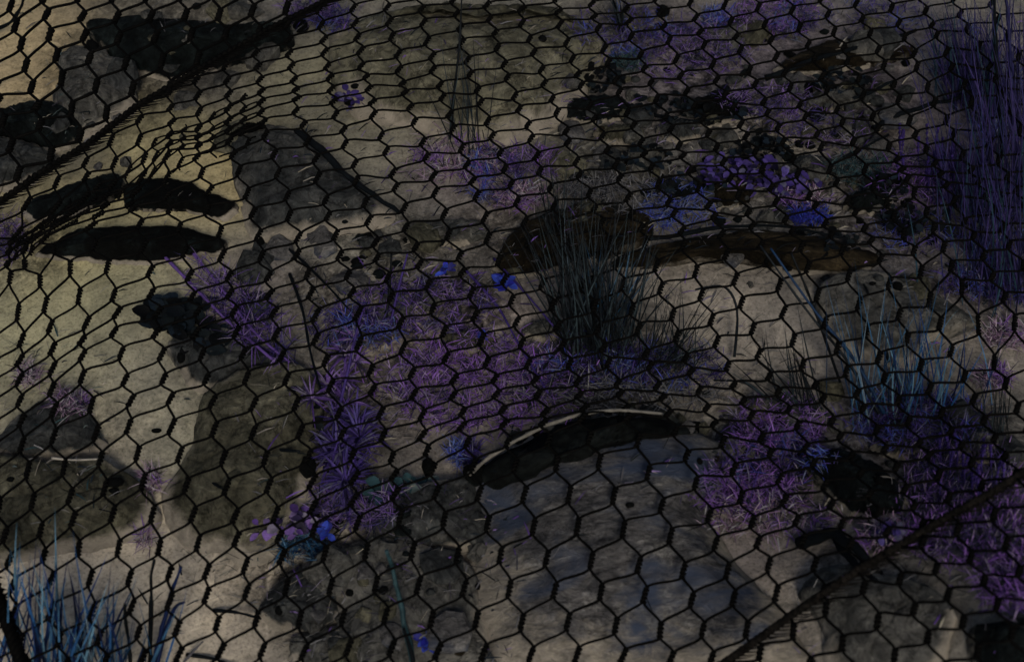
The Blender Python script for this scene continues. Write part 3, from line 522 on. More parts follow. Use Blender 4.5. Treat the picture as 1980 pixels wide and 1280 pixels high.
round_leaves("leafy_plant", "indigo round leaves above the royal blue moss", 1430, 335, 75, 26, 'indigo', 90)
round_leaves("leafy_plant", "indigo round leaves right of the flat grey stone", 1530, 355, 50, 22, 'indigo', 50)
round_leaves("leafy_plant", "black speckled round leaves beside the mossy teal stone", 1720, 365, 40, 22, 'black', 46)
round_leaves("leafy_plant", "dark round leaves on stones at the upper right", 1400, 205, 60, 28, 'black', 55)
for x_, y_, l_ in [(1290, 205, "black speckled leaves left of the black knobbly rock"), (1625, 160, "black speckled leaves below the dark layered slab"), (1240, 305, "dark speckled leaves right of the pink moss"), (1480, 285, "dark speckled leaves above the indigo round leaves"), (1760, 425, "dark speckled leaves behind the curved slab's right end"), (1150, 150, "dark speckled leaves at the wide olive boulder's right end"), (1600, 470, "dark speckled leaves on the curved brown slab")]:
    round_leaves("leafy_plant", l_, x_, y_, 62, 24, 'black', 46, (.006, .016))
round_leaves("leafy_plant", "dark navy leaves by the royal blue moss", 1330, 360, 70, 18, 'black', 40)
round_leaves("leafy_plant", "purple leaf cluster above the tan soil patch", 685, 190, 26, 18, 'indigo', 40)
round_leaves("leafy_plant", "small black leaves below the olive slab's tip", 440, 785, 26, 14, 'black', 26, (.006, .012))
round_leaves("leafy_plant", "purplish dotted leaves at the lower netting edge", 1720, 1035, 28, 16, 'indigo', 22, (.008, .013))
round_leaves("leafy_plant", "small purple leaves beside the royal blue blossoms", 560, 1010, 70, 30, 'purple', 50, (.008, .016))
round_leaves("leafy_plant", "dark leaves below the green black ledge's left end", 770, 945, 50, 18, 'teal', 30, (.01, .02))
for cx, cy, r_, pal, lab in [(975, 550, 26, 'royal', "bright blue flower above the magenta moss"), (860, 522, 18, 'royal', "deep blue flower left of the bright blue one"), (632, 1028, 20, 'royal', "royal blue blossoms beside the purple moss"), (828, 1238, 20, 'royal', "small violet blue flower near the bottom edge"), (930, 648, 10, 'royal', "tiny blue flower on the yellowish olive stone")]:
    root = empty("flower", G(cx, cy + 8)); mb = MB(); c0 = G(cx, cy, .03)
    mb.tube([G(cx + 4, cy + 14), G(cx + 2, cy + 6, .016), c0], .0012, 5, PAL['teal'][0]); mb.build("stem", GM, root, origin=Vector(root.location))
    pb = MB()
    for _ in range(14):
        a = RN.uniform(0, 6.28); e = RN.uniform(.1, .9); d = Vector((math.cos(a) * math.cos(e), math.sin(a) * math.cos(e), math.sin(e)))
        pb.leaf(c0 + Vector((RN.gauss(0, .003), RN.gauss(0, .003), 0)), d, Vector((0, 0, 1)), r_ * .00067 * RN.uniform(.7, 1.2), r_ * .0004, jit(RN.choice(PAL[pal])))
    pb.build("petals", LM, root, origin=Vector(root.location)); tag(root, lab, "flower")
tuft("grass_tuft", "big dark grass tuft fanning up over the brown rock", (1150, 690), [(985, 420), (1050, 400), (1110, 375), (1170, 375), (1230, 410), (1300, 450)], 'steel', 150, spreadb=40, wd=(.0012, .0026))
tuft("grass_tuft", "shorter dark grass tuft right of the big one", (1270, 725), [(1200, 500), (1270, 520), (1340, 560), (1400, 590), (1420, 660), (1420, 700)], 'steel', 70, spreadb=26, wd=(.001, .002))
tuft("grass_tuft", "pale steel grass blades in the big tuft's heart", (1165, 660), [(1120, 450), (1150, 440), (1190, 470), (1230, 520)], 'cyan', 22, spreadb=22, wd=(.0018, .0036))
tuft("grass_tuft", "tall blue green grass tuft in front of the grey rock", (1690, 800), [(1580, 520), (1630, 540), (1690, 560), (1730, 560), (1780, 580)], 'cyan', 42, spreadb=46, wd=(.001, .0026))
tuft("grass_tuft", "blue green grass tuft right of the tall one", (1790, 790), [(1740, 600), (1790, 600), (1830, 610), (1850, 640)], 'navy', 40, spreadb=46, wd=(.001, .0026))
tuft("grass_tuft", "blue grass tuft in the bottom left corner", (105, 1330), [(10, 1070), (50, 1050), (100, 1065), (150, 1085), (215, 1120)], 'navy', 85, spreadb=62, wd=(.0016, .0046))
tuft("grass_tuft", "thin grey grass right of the bottom left blue tuft", (205, 1340), [(150, 1110), (190, 1180), (240, 1200), (270, 1220)], 'cyan', 40, spreadb=34)
tuft("grass_tuft", "fine grass spraying right below the bare sand", (1560, 800), [(1420, 700), (1470, 640), (1520, 600), (1560, 640)], 'steel', 26, spreadb=20)
tuft("reed_clump", "tall indigo reeds at the top right corner", (1945, 250), [(1870, 0), (1910, -30), (1950, -40), (1990, -30)], 'reed', 75, cat="reeds", spreadb=46, wd=(.0012, .0036), jitter=18)
tuft("reed_clump", "tall indigo reeds below the topmost reeds", (1955, 420), [(1890, 130), (1930, 110), (1970, 110), (2010, 130)], 'reed', 90, cat="reeds", spreadb=55, wd=(.0011, .003), jitter=30)
tuft("reed_clump", "indigo reeds ending beside the violet moss at the right edge", (1950, 570), [(1890, 300), (1930, 290), (1970, 290), (2010, 310)], 'reed', 80, cat="reeds", spreadb=55, wd=(.0011, .003), jitter=30)
tuft("reed_clump", "violet reed stems left of the tall indigo reeds", (1870, 200), [(1810, 20), (1845, 10), (1885, 20)], 'reed', 80, cat="reeds", spreadb=32, wd=(.001, .0028))
tuft("reed_clump", "short violet reeds beside the purple heather bed", (1880, 420), [(1840, 240), (1870, 230), (1900, 250)], 'reed', 90, cat="reeds", spreadb=36, wd=(.001, .0026))
tuft("grass_tuft", "sparse grey grass on the upper olive boulder", (905, 300), [(850, 150), (880, 40), (930, 60), (960, 160)], 'steel', 16, spreadb=16)
tuft("grass_tuft", "sparse dark grass above the dusky purple moss", (1205, 70), [(1150, -30), (1190, -40), (1220, -30)], 'steel', 14, spreadb=10)
tuft("grass_tuft", "thin grass behind the navy moss at the centre", (1085, 520), [(1040, 290), (1065, 280), (1090, 300)], 'steel', 20, spreadb=14)
tuft("grass_tuft", "thin grass in the violet plants by the right edge", (1930, 860), [(1880, 720), (1930, 690), (1970, 720)], 'steel', 14, spreadb=18)
tuft("grass_tuft", "upright violet shoots between the boulder and bare soil", (1400, 960), [(1350, 880), (1390, 870), (1430, 890)], 'indigo', 24, spreadb=26)
for k, (pts, r, pal, h, lab) in enumerate([
  ([(572, 250), (620, 290), (680, 345), (772, 412)], .0055, 'black', [.058, .06, .055, .03], "dark stick lying across the broad blue grey rock"),
  ([(290, 1290), (291, 1200), (294, 1120), (298, 1082)], .0028, 'black', .13, "tall straight dark stem in the bottom left sand"),
  ([(292, 1300), (315, 1210), (333, 1140), (349, 1095)], .0028, 'navy', .13, "dark stem leaning right of the tall straight stem"),
  ([(300, 1300), (320, 1220), (338, 1175), (356, 1164)], .0026, 'navy', .11, "bent stem hooking over beside the leaning stem"),
  ([(255, 1330), (250, 1250), (243, 1200), (241, 1168)], .0024, 'black', .11, "short stem left of the tall straight stem"),
  ([(412, 1180), (440, 1181), (470, 1186), (505, 1196)], .0022, 'black', .02, "dark twig lying flat on the bottom left sand"),
  ([(360, 1265), (420, 1275), (480, 1300)], .0022, 'black', .01, "dark twig crossing the bottom edge at the left"),
  ([(355, 1280), (380, 1252), (392, 1240)], .0016, 'grey', .02, "thin grey twig on the bottom left sand"),
  ([(800, 1300), (780, 1200), (762, 1110), (748, 1060)], .0036, 'teal', .12, "long teal stem rising beside the violet blue flower"),
  ([(800, 1310), (795, 1270), (782, 1215)], .0032, 'black', .06, "thick dark stem at the foot of the long teal stem"),
  ([(1112, 1275), (1120, 1240), (1127, 1218)], .0028, 'black', .05, "short dark shoot on the big boulder's front"),
  ([(312, 490), (380, 560), (440, 620), (535, 702)], .0026, 'purple', .04, "long violet stem slanting down to the dark grey rock"),
  ([(370, 485), (430, 560), (490, 640), (560, 700)], .0022, 'purple', .04, "second violet stem slanting beside the longer one"),
  ([(545, 470), (590, 510), (640, 560), (680, 605)], .0022, 'black', .03, "thin dark stem crossing the tan soil left of the blue flowers"),
  ([(560, 530), (585, 600), (600, 680), (622, 760)], .0022, 'black', .04, "thin dark stem bending down to the smaller purple rosette"),
  ([(655, 790), (672, 720), (690, 640), (705, 590)], .0022, 'indigo', .1, "upright violet stem above the olive slab"),
  ([(752, 640), (770, 560), (788, 490)], .002, 'indigo', .08, "thin violet stem over the purple moss"),
  ([(740, 650), (752, 570), (757, 490)], .002, 'black', .08, "thin black stem left of the thin violet stem"),
  ([(480, 867), (520, 869), (580, 872)], .0026, 'black', .055, "dark twig lying on the olive grey slab"),
  ([(372, 928), (392, 925), (430, 945)], .0024, 'black', .05, "hooked twig on the slab's left corner"),
  ([(898, 520), (960, 590), (1000, 660), (1060, 760)], .0022, 'indigo', .03, "long thin stem slanting through the magenta moss"),
  ([(955, 500), (1010, 560), (1070, 630)], .002, 'indigo', .03, "thin stem beside the bright blue flower"),
  ([(1000, 770), (1060, 700), (1100, 650)], .002, 'black', .03, "dark stem crossing the magenta moss's right end"),
  ([(1700, 800), (1640, 700), (1560, 600), (1470, 475)], .0022, 'steel', .16, "long thin blade arching up left of the tall blue grass"),
  ([(1710, 800), (1655, 700), (1575, 600), (1490, 480)], .0024, 'cyan', .16, "pale long blade parallel to the thin arching one"),
  ([(1625, 740), (1590, 640), (1560, 560), (1530, 490)], .0022, 'black', .12, "straight dark stem left of the grey rock"),
  ([(1720, 700), (1700, 640), (1680, 570), (1670, 550)], .0026, 'black', .06, "short thick stem in front of the grey rock"),
  ([(1420, 690), (1425, 600), (1400, 555), (1345, 560)], .002, 'steel', .08, "thin blade looping over the bare sand"),
  ([(1540, 830), (1480, 770), (1440, 740), (1380, 735)], .002, 'black', .03, "dark trailing stem below the bare sand"),
  ([(1600, 850), (1540, 800), (1480, 765), (1450, 770)], .002, 'black', .03, "second dark trailing stem beside the bare sand"),
  ([(1940, 300), (1930, 180), (1925, 60), (1922, -40)], .0035, 'black', .2, "thick dark cane standing in the topmost reeds"),
  ([(1965, 300), (1955, 180), (1950, 60), (1945, -40)], .003, 'reed', .2, "second dark cane standing in the topmost reeds"),
  ([(870, 270), (878, 180), (888, 90), (893, -10)], .0022, 'black', .18, "long dark stem standing on the wide olive boulder"),
  ([(650, 100), (680, 70), (780, 60)], .0015, 'black', .03, "thin dark twig at the wide olive boulder's left end"),
  ([(1480, 152), (1570, 118), (1660, 92), (1770, 60)], .004, 'black', [.03, .035, .035, .03], "long black twig slanting across the dark layered slab"),
  ([(1560, 215), (1640, 195), (1730, 160)], .0034, 'black', .03, "black twig in front of the dark layered slab"),
  ([(1690, 250), (1760, 215), (1850, 190), (1900, 165)], .004, 'black', [.02, .03, .03, .04], "black twig pointing into the tall reeds"),
  ([(1570, 330), (1640, 300), (1720, 262)], .003, 'black', .03, "black twig above the purple heather bed"),
  ([(1240, 215), (1330, 235), (1420, 225)], .003, 'black', .03, "black twig lying over the black knobbly rock"),
  ([(1250, 465), (1400, 440), (1520, 440), (1640, 462)], .003, 'black', [.05, .05, .05, .05], "thin black root along the curved brown slab"),
  ([(1205, 60), (1190, 20), (1180, -20)], .0035, 'black', .04, "dark stick poking in from the top edge"),
  ([(-20, 60), (18, 45), (40, 10), (50, -30)], .0035, 'black', .08, "dark wiry stem in the upper left corner"),
  ([(100, 885), (140, 889), (195, 887)], .0016, 'pale', [.045, .05, .045], "pale straw along the back of the straight edged slab"),
  ([(905, 916), (950, 880), (1000, 850), (1060, 820), (1130, 799), (1215, 794), (1290, 803)], .003, 'bark_shade', [.05, .065, .08, .09, .096, .098, .09], "pale grey strip painting inverted shade along the green black ledge's rim"),  # no root: shadow line along the rim, inverted to pale grey
  ([(1545, 1048), (1610, 1034), (1660, 1070), (1700, 1112)], .0075, 'black', [.012, .03, .03, .02], "twisted black driftwood beside the lower netting edge"),
  ([(1600, 1030), (1650, 1085), (1690, 1120)], .005, 'black', .06, "thin black root beside the twisted driftwood")]):
    stalk("stem" if "stem" in lab or "blade" in lab or "cane" in lab or "shoot" in lab else "twig", lab, pts, r, pal, h, cat="stem" if "stem" in lab else "twig")
for k in range(20):                                    # upright budded heather spikes in the purple bed
    x = RN.uniform(1735, 1850); y = RN.uniform(300, 375)
    stalk("heather_spike", "upright heather spike with dark buds in the purple bed", [(x, y), (x + RN.uniform(-4, 4), y - 25), (x + RN.uniform(-6, 6), y - RN.uniform(45, 70))], .0012, 'indigo', RN.uniform(.04, .06), cat="heather", head=1.9)["group"] = "heather spikes in the purple bed"
for k in range(16):
    x = RN.uniform(1800, 1940); y = RN.uniform(900, 980)
    stalk("heather_spike", "upright violet spike above the lower right moss", [(x, y), (x + RN.uniform(-4, 4), y - 25), (x + RN.uniform(-6, 6), y - RN.uniform(45, 70))], .0012, 'indigo', RN.uniform(.04, .06), cat="heather", head=1.7)["group"] = "violet spikes in the lower right moss"

# loose litter over the whole ground: nobody could count it
mb = MB()
for k in range(26000):
    x, y = RN.uniform(-60, 2040), RN.uniform(-60, 1340)
    dens = 0.0 + .5 * noise.noise(Vector((x * .004, y * .005, 4))) + (.35 if 560 < x < 1980 and y < 560 else 0) + (.25 if 480 < x < 1000 and y > 520 else 0)
    if RN.random() > dens: continue
    p = HIT(x, y, .002); a = RN.gauss(0.15, .5) if RN.random() < .6 else RN.uniform(0, 3.14); L = RN.uniform(.004, .026); e = RN.uniform(0, .35)
    d = Vector((math.cos(a) * math.cos(e), math.sin(a) * math.cos(e), math.sin(e)))
    pal = PAL['straw'] if RN.random() < .12 else PAL['grey'] if RN.random() < .4 else (PAL['black'] if RN.random() < .6 else PAL['purple'] if x > 500 else PAL['teal'])
    mb.blade([p, p + d * L * .5 + Vector((0, 0, .002)), p + d * L], RN.choice((.0006, .0008, .001, .0014, .0025)), Vector((-d.y, d.x, .3)), jit(RN.choice(pal)))
tag(mb.build("leaf_litter", LM), "dry leaf scraps and fibres scattered over the ground", "leaf litter", kind="stuff")

# ------------------------------------------------------------ wire netting
NODES={
-4:[(12,1532,20),(13,1601,28),(14,1667,37),(15,1738,45),(16,1803,48),(17,1870,54)],
-3:[(12,1546,53),(13,1613,61),(14,1683,64),(15,1750,72),(16,1812,67),(17,1893,90)],
-2:[(4,1009,18),(5,1080,23),(6,1149,33),(7,1217,42),(8,1284,51),(9,1354,62),(10,1424,71),(11,1491,78),(12,1563,86),(13,1632,92),(14,1698,97),(15,1768,104),(16,1830,101),(17,1914,129)],
-1:[(4,1009,45),(5,1083,47),(6,1157,54),(7,1220,71),(8,1294,78),(9,1362,87),(10,1432,96),(11,1501,110),(12,1576,112),(13,1638,119),(14,1710,125),(15,1773,129),(16,1840,131)],
0:[(-1,687,45),(0,753,42),(1,819,44),(2,890,54),(3,957,64),(4,1024,76),(5,1096,82),(6,1168,95),(7,1239,106),(8,1308,115),(9,1379,124),(10,1449,136),(11,1518,141),(12,1590,149),(13,1661,153),(14,1729,164),(15,1794,169),(16,1865,164)],
1:[(-2,626,77),(-1,691,73),(0,758,71),(1,826,80),(2,893,83),(3,962,92),(4,1032,101),(5,1107,114),(6,1176,121),(7,1246,133),(8,1317,146),(9,1386,154),(10,1461,162),(11,1528,169),(12,1600,174),(13,1669,184),(14,1738,192),(15,1807,198),(16,1879,197)],
2:[(-3,559,104),(-2,628,101),(-1,698,98),(0,770,105),(1,836,109),(2,904,117),(3,975,125),(4,1047,135),(5,1117,144),(6,1191,155),(7,1259,159),(8,1328,177),(9,1402,184),(10,1477,197),(11,1547,203),(12,1619,212),(13,1688,225),(14,1759,234),(15,1830,232),(16,1902,242)],
3:[(-3,564,128),(-2,633,129),(-1,698,128),(0,771,135),(1,837,135),(2,909,144),(3,981,150),(4,1052,162),(5,1124,165),(6,1198,177),(7,1270,191),(8,1343,205),(9,1419,207),(10,1484,218),(11,1558,225),(12,1629,236),(13,1697,249),(14,1770,260),(15,1844,260),(16,1914,275)],
4:[(-3,569,154),(-2,638,150),(-1,708,149),(0,778,162),(1,851,164),(2,924,174),(3,996,186),(4,1068,191),(5,1141,205),(6,1213,218),(7,1288,226),(8,1359,231),(9,1433,240),(10,1505,247),(11,1580,260),(12,1650,275),(13,1719,284),(14,1791,289),(15,1861,301)],
5:[(-3,572,174),(-2,640,173),(-1,713,172),(0,783,179),(1,856,188),(2,929,198),(3,1004,211),(4,1077,217),(5,1150,229),(6,1225,242),(7,1298,249),(8,1370,258),(9,1443,263),(10,1515,274),(11,1589,283),(12,1657,293),(13,1735,309),(14,1808,316)],
6:[(-4,505,197),(-3,574,191),(-2,646,196),(-1,720,198),(0,793,208),(1,870,221),(2,943,235),(3,1021,242),(4,1095,254),(5,1165,264),(6,1240,275),(7,1313,282),(8,1386,285),(9,1461,293),(10,1534,308),(11,1605,328)],
7:[(-8,270,231),(-7,333,236),(-6,384,248),(-3,572,215),(-2,649,222),(-1,722,222),(0,801,236),(1,876,249),(2,952,263),(3,1027,268),(4,1098,275),(5,1174,290),(6,1246,298),(7,1321,301),(10,1543,335),(11,1618,352),(12,1690,362),(13,1755,345),(14,1830,358)],
8:[(-9,215,271),(-8,269,271),(-7,328,261),(-6,383,265),(-4,510,235),(-3,587,241),(-2,665,251),(-1,737,263),(0,818,275),(1,893,287),(2,967,297),(3,1038,302),(4,1115,312),(5,1191,319),(9,1491,363),(10,1565,379),(11,1639,388),(12,1715,393),(13,1768,372),(14,1845,388)],
9:[(-10,165,314),(-9,221,316),(-8,279,306),(-7,328,278),(-6,384,282),(-4,513,261),(-3,595,274),(-2,667,279),(-1,747,292),(0,824,304),(3,1044,331),(4,1121,338),(5,1198,345),(6,1274,354),(7,1351,363),(8,1428,377),(9,1501,389),(10,1577,397),(11,1654,411),(12,1729,417),(13,1792,410),(14,1865,429),(15,1940,441)],
10:[(-11,110,352),(-10,167,342),(-9,218,357),(-8,275,342),(-7,323,301),(-6,381,304),(-5,451,299),(-4,530,298),(-3,611,307),(-2,686,317),(-1,760,335),(0,838,341),(1,914,350),(3,1064,364),(4,1140,374),(5,1215,382),(6,1293,391),(7,1370,398),(8,1447,411),(9,1519,425),(10,1596,432),(11,1672,441),(12,1748,454),(13,1806,441),(14,1883,456),(15,1951,474)],
11:[(-12,51,395),(-11,109,400),(-10,164,382),(-9,206,378),(-8,262,372),(-6,390,335),(-5,462,330),(-4,537,336),(-3,614,343),(-2,689,349),(-1,765,362),(0,842,372),(1,922,378),(3,1072,396),(4,1150,403),(5,1220,415),(6,1304,412),(7,1381,418),(8,1455,437),(9,1532,446),(10,1608,454),(11,1685,465),(12,1768,485),(13,1825,478),(14,1903,494),(15,1979,514)],
12:[(-12,34,452),(-11,78,436),(-10,138,412),(-9,203,398),(-8,250,396),(-6,405,369),(-5,478,374),(-4,556,379),(-3,630,387),(-2,707,392),(-1,782,402),(0,859,415),(1,938,421),(2,1015,429),(3,1087,436),(4,1164,431),(5,1241,440),(6,1319,446),(7,1395,454),(8,1472,474),(9,1551,477),(10,1629,484),(11,1703,501),(12,1781,527),(13,1840,514),(14,1919,535)],
13:[(-12,22,468),(-11,52,466),(-10,112,434),(-9,190,416),(-8,255,405),(-7,328,406),(-6,400,407),(-5,489,412),(-4,559,417),(-3,634,418),(-2,713,426),(-1,785,439),(0,867,454),(1,943,461),(2,1021,469),(3,1100,469),(4,1177,469),(5,1249,469),(6,1322,474),(7,1405,492),(8,1484,502),(9,1562,517),(10,1642,532),(11,1720,547),(12,1798,580),(13,1860,556),(14,1943,575)],
14:[(-12,18,486),(-11,48,482),(-10,85,462),(-9,175,438),(-8,271,433),(-6,426,448),(-4,577,460),(-3,649,455),(-2,726,469),(-1,804,478),(0,889,496),(1,965,504),(2,1042,513),(3,1117,514),(4,1193,509),(5,1270,514),(6,1346,525),(7,1422,540),(8,1507,552),(9,1581,571),(10,1661,588),(11,1739,608),(12,1818,626),(13,1892,628),(14,1962,623)],
15:[(-12,15,510),(-11,48,512),(-10,104,482),(-9,182,475),(-6,429,495),(-4,574,492),(-3,657,494),(-2,729,499),(-1,811,511),(0,894,526),(2,1048,550),(3,1125,552),(4,1205,550),(5,1278,557),(6,1356,570),(7,1434,585),(8,1515,603),(9,1596,623),(10,1676,640),(11,1754,655),(12,1839,678),(13,1923,701)],
16:[(-12,20,535),(-11,78,543),(-10,136,518),(-9,208,515),(-8,290,525),(-7,366,534),(-6,443,534),(-5,519,535),(-4,595,530),(-3,673,532),(-2,750,537),(-1,828,550),(0,912,567),(2,1069,590),(3,1150,593),(4,1222,598),(5,1301,608),(6,1376,618),(7,1456,636),(8,1534,658),(9,1620,673),(10,1700,691),(11,1781,706),(12,1865,728),(13,1945,741)],
17:[(-12,35,604),(-11,88,589),(-10,153,573),(-9,220,571),(-8,293,567),(-7,372,573),(-6,444,568),(-5,521,569),(-4,601,567),(-3,681,565),(-2,756,575),(-1,837,597),(0,919,610),(2,1078,631),(3,1157,636),(4,1235,634),(5,1309,650),(6,1386,660),(7,1467,685),(8,1552,706),(9,1637,718),(10,1710,731),(11,1798,751),(12,1883,771),(13,1967,789)],
18:[(-12,42,657),(-11,97,632),(-10,167,626),(-9,227,604),(-8,306,604),(-7,383,602),(-6,453,601),(-5,530,604),(-4,611,609),(-3,693,605),(-2,775,624),(-1,859,641),(4,1249,685),(5,1326,692),(6,1407,708),(7,1487,728),(8,1577,744),(9,1657,761),(10,1738,774),(11,1821,799),(12,1903,812)],
19:[(-12,38,697),(-11,102,674),(-10,158,659),(-9,220,642),(-8,302,644),(-7,379,644),(-6,457,642),(-4,610,656),(-3,694,665),(-2,779,673),(-1,862,692),(0,941,701),(3,1177,701),(4,1258,707),(5,1336,718),(6,1419,744),(7,1505,757),(8,1592,770),(9,1669,789),(10,1757,814),(11,1839,834),(12,1923,847)],
20:[(-12,38,733),(-11,102,712),(-10,160,687),(-9,235,682),(-8,313,685),(-7,391,685),(-6,470,685),(-4,630,697),(-3,717,716),(-2,797,721),(-1,879,732),(0,957,732),(1,1034,735),(2,1117,738),(3,1194,742),(4,1271,747),(5,1352,756),(6,1438,775),(7,1525,792),(8,1609,814),(9,1695,832),(10,1778,857),(11,1859,862),(12,1943,882)],
21:[(-12,38,775),(-11,100,753),(-10,158,730),(-9,242,735),(-8,316,733),(-7,399,733),(-6,477,730),(-5,554,733),(-4,639,746),(-3,720,754),(-2,801,761),(-1,876,765),(0,960,762),(1,1040,762),(2,1120,764),(3,1199,760),(4,1282,768),(5,1366,789),(6,1453,803),(7,1543,822),(8,1624,843),(9,1711,869),(10,1796,880),(11,1879,895),(12,1965,915)],
22:[(-12,42,813),(-11,105,791),(-10,177,783),(-9,253,775),(-8,330,770),(-7,412,775),(-6,491,781),(-5,573,781),(-4,655,799),(-3,736,799),(-2,817,802),(-1,895,797),(0,972,792),(1,1054,797),(2,1130,788),(3,1210,789),(4,1293,799),(5,1381,819),(6,1472,847),(7,1558,866),(8,1647,881),(9,1733,904),(10,1815,918),(11,1899,938)],
23:[(-12,42,861),(-11,104,843),(-10,186,838),(-9,249,823),(-8,332,825),(-7,414,830),(-6,490,835),(-5,581,834),(-4,662,839),(-3,741,842),(-2,817,841),(-1,894,823),(1,1051,817),(2,1126,807),(3,1215,807),(4,1306,834),(5,1398,855),(6,1490,876),(7,1573,895),(8,1664,915),(9,1750,946)],
24:[(-12,54,909),(-11,124,904),(-10,194,888),(-9,266,878),(-8,348,878),(-7,432,886),(-6,513,887),(-5,597,882),(-4,682,880),(-3,758,885),(-2,826,870),(-1,904,855),(0,982,855),(1,1062,850),(2,1140,847),(3,1235,852),(4,1328,881),(5,1419,908),(6,1509,925),(7,1596,938)],
25:[(-12,63,969),(-11,136,959),(-10,203,943),(-9,277,931),(-8,360,939),(-7,438,941),(-6,520,938),(1,1077,896),(2,1159,893),(3,1254,913),(4,1346,933),(5,1433,962),(6,1517,967),(7,1608,975)],
26:[(-12,79,1024),(-11,141,1005),(-10,218,994),(-9,295,994),(-8,374,994),(-7,455,997),(-6,533,995),(0,1014,956),(1,1101,956),(2,1187,959),(3,1280,977),(4,1372,997),(5,1455,1010),(6,1541,1006),(7,1629,1011)],
27:[(-12,85,1074),(-11,152,1060),(-10,229,1060),(-9,308,1058),(-8,383,1050),(-7,457,1042),(-6,540,1038),(-5,607,1023),(-4,691,1013),(-3,774,1000),(-2,859,1005),(-1,943,1013),(0,1032,1018),(1,1117,1018),(2,1206,1023),(3,1297,1035),(4,1384,1050),(5,1466,1048),(6,1553,1044)],
28:[(-12,99,1120),(-11,175,1117),(-10,251,1116),(-9,328,1107),(-8,400,1105),(-7,475,1093),(-6,546,1076),(-5,628,1071),(-4,708,1066),(-3,798,1066),(-2,885,1073),(-1,968,1073),(0,1057,1081),(1,1144,1083),(2,1236,1091),(3,1322,1103),(4,1407,1103),(5,1487,1091),(6,1576,1091)],
29:[(-12,98,1182),(-11,178,1182),(-10,254,1174),(-9,328,1162),(-8,399,1151),(-7,477,1144),(-6,554,1134),(-5,639,1136),(-4,727,1131),(-3,809,1131),(-2,898,1136),(-1,985,1139),(0,1073,1141),(1,1162,1144),(2,1247,1149),(3,1338,1159),(4,1419,1156),(5,1501,1148)],
30:[(-12,114,1237),(-11,192,1232),(-10,268,1222),(-9,343,1215),(-8,420,1207),(-7,496,1197),(-6,580,1197),(-5,663,1194),(-4,746,1189),(-3,835,1197),(-2,922,1197),(-1,1009,1204),(0,1098,1202),(1,1191,1210),(2,1277,1220),(3,1359,1217),(4,1444,1217)],
31:[(-10,277,1270),(-9,346,1265),(-8,427,1258),(-6,588,1260),(-5,674,1252),(-4,758,1252),(-3,847,1258),(-2,936,1260),(-1,1027,1265),(0,1116,1265),(1,1205,1268),(2,1298,1273),(3,1376,1273)],
}

def tps(X, Y, reg=0.02):
    n = len(X); D = np.linalg.norm(X[:, None] - X[None], axis=2); K = np.where(D > 0, D ** 2 * np.log(D + 1e-9), 0) + reg * np.eye(n)
    P = np.c_[np.ones(n), X]; A = np.block([[K, P], [P.T, np.zeros((3, 3))]]); W = np.linalg.solve(A, np.r_[Y, np.zeros((3, 2))])
    def ev(Q):
        D = np.linalg.norm(Q[:, None] - X[None], axis=2); K = np.where(D > 0, D ** 2 * np.log(D + 1e-9), 0); return K @ W[:-3] + np.c_[np.ones(len(Q)), Q] @ W[-3:]
    return ev
m, t, b = new_mat("black coated wire", 0.75); b.inputs["Specular IOR Level"].default_value = 0.03
tc = t.nodes.new("ShaderNodeTexCoord"); n = noise_tex(t, 60, 4, 0.6, tc.outputs["Object"])
t.links.new(ramp(t, n.outputs[0], [(0.4, (.0006, .0006, .0006)), (0.75, (.0022, .002, .0017))]).outputs[0], b.inputs["Base Color"]); WIRE = m
CORD = stone_mat('weathered brown cord', (.002, .0018, .0015), (.007, .006, .005), (.022, .018, .015), 60)
EDGE_A = [(-200, 520), (-80, 440), (0, 390), (85, 330), (165, 282), (262, 207), (350, 155), (450, 97), (530, 52), (620, 8), (700, -35), (800, -95)]
EDGE_B = [(1250, 1372), (1330, 1325), (1404, 1278), (1480, 1225), (1525, 1192), (1596, 1144), (1664, 1098), (1780, 1030), (1839, 995), (1909, 957), (1980, 913), (2060, 866), (2160, 806)]
def yon(E, x): return float(np.interp(x, [e[0] for e in E], [e[1] for e in E]))
def main_in(x, y): return y > yon(EDGE_A, x) - 2 and (x < 1240 or y < yon(EDGE_B, x) + 2)
def corner_in(x, y): return y < yon(EDGE_A, x) + 2
def lower_in(x, y): return x > 1250 and y > yon(EDGE_B, x) - 2
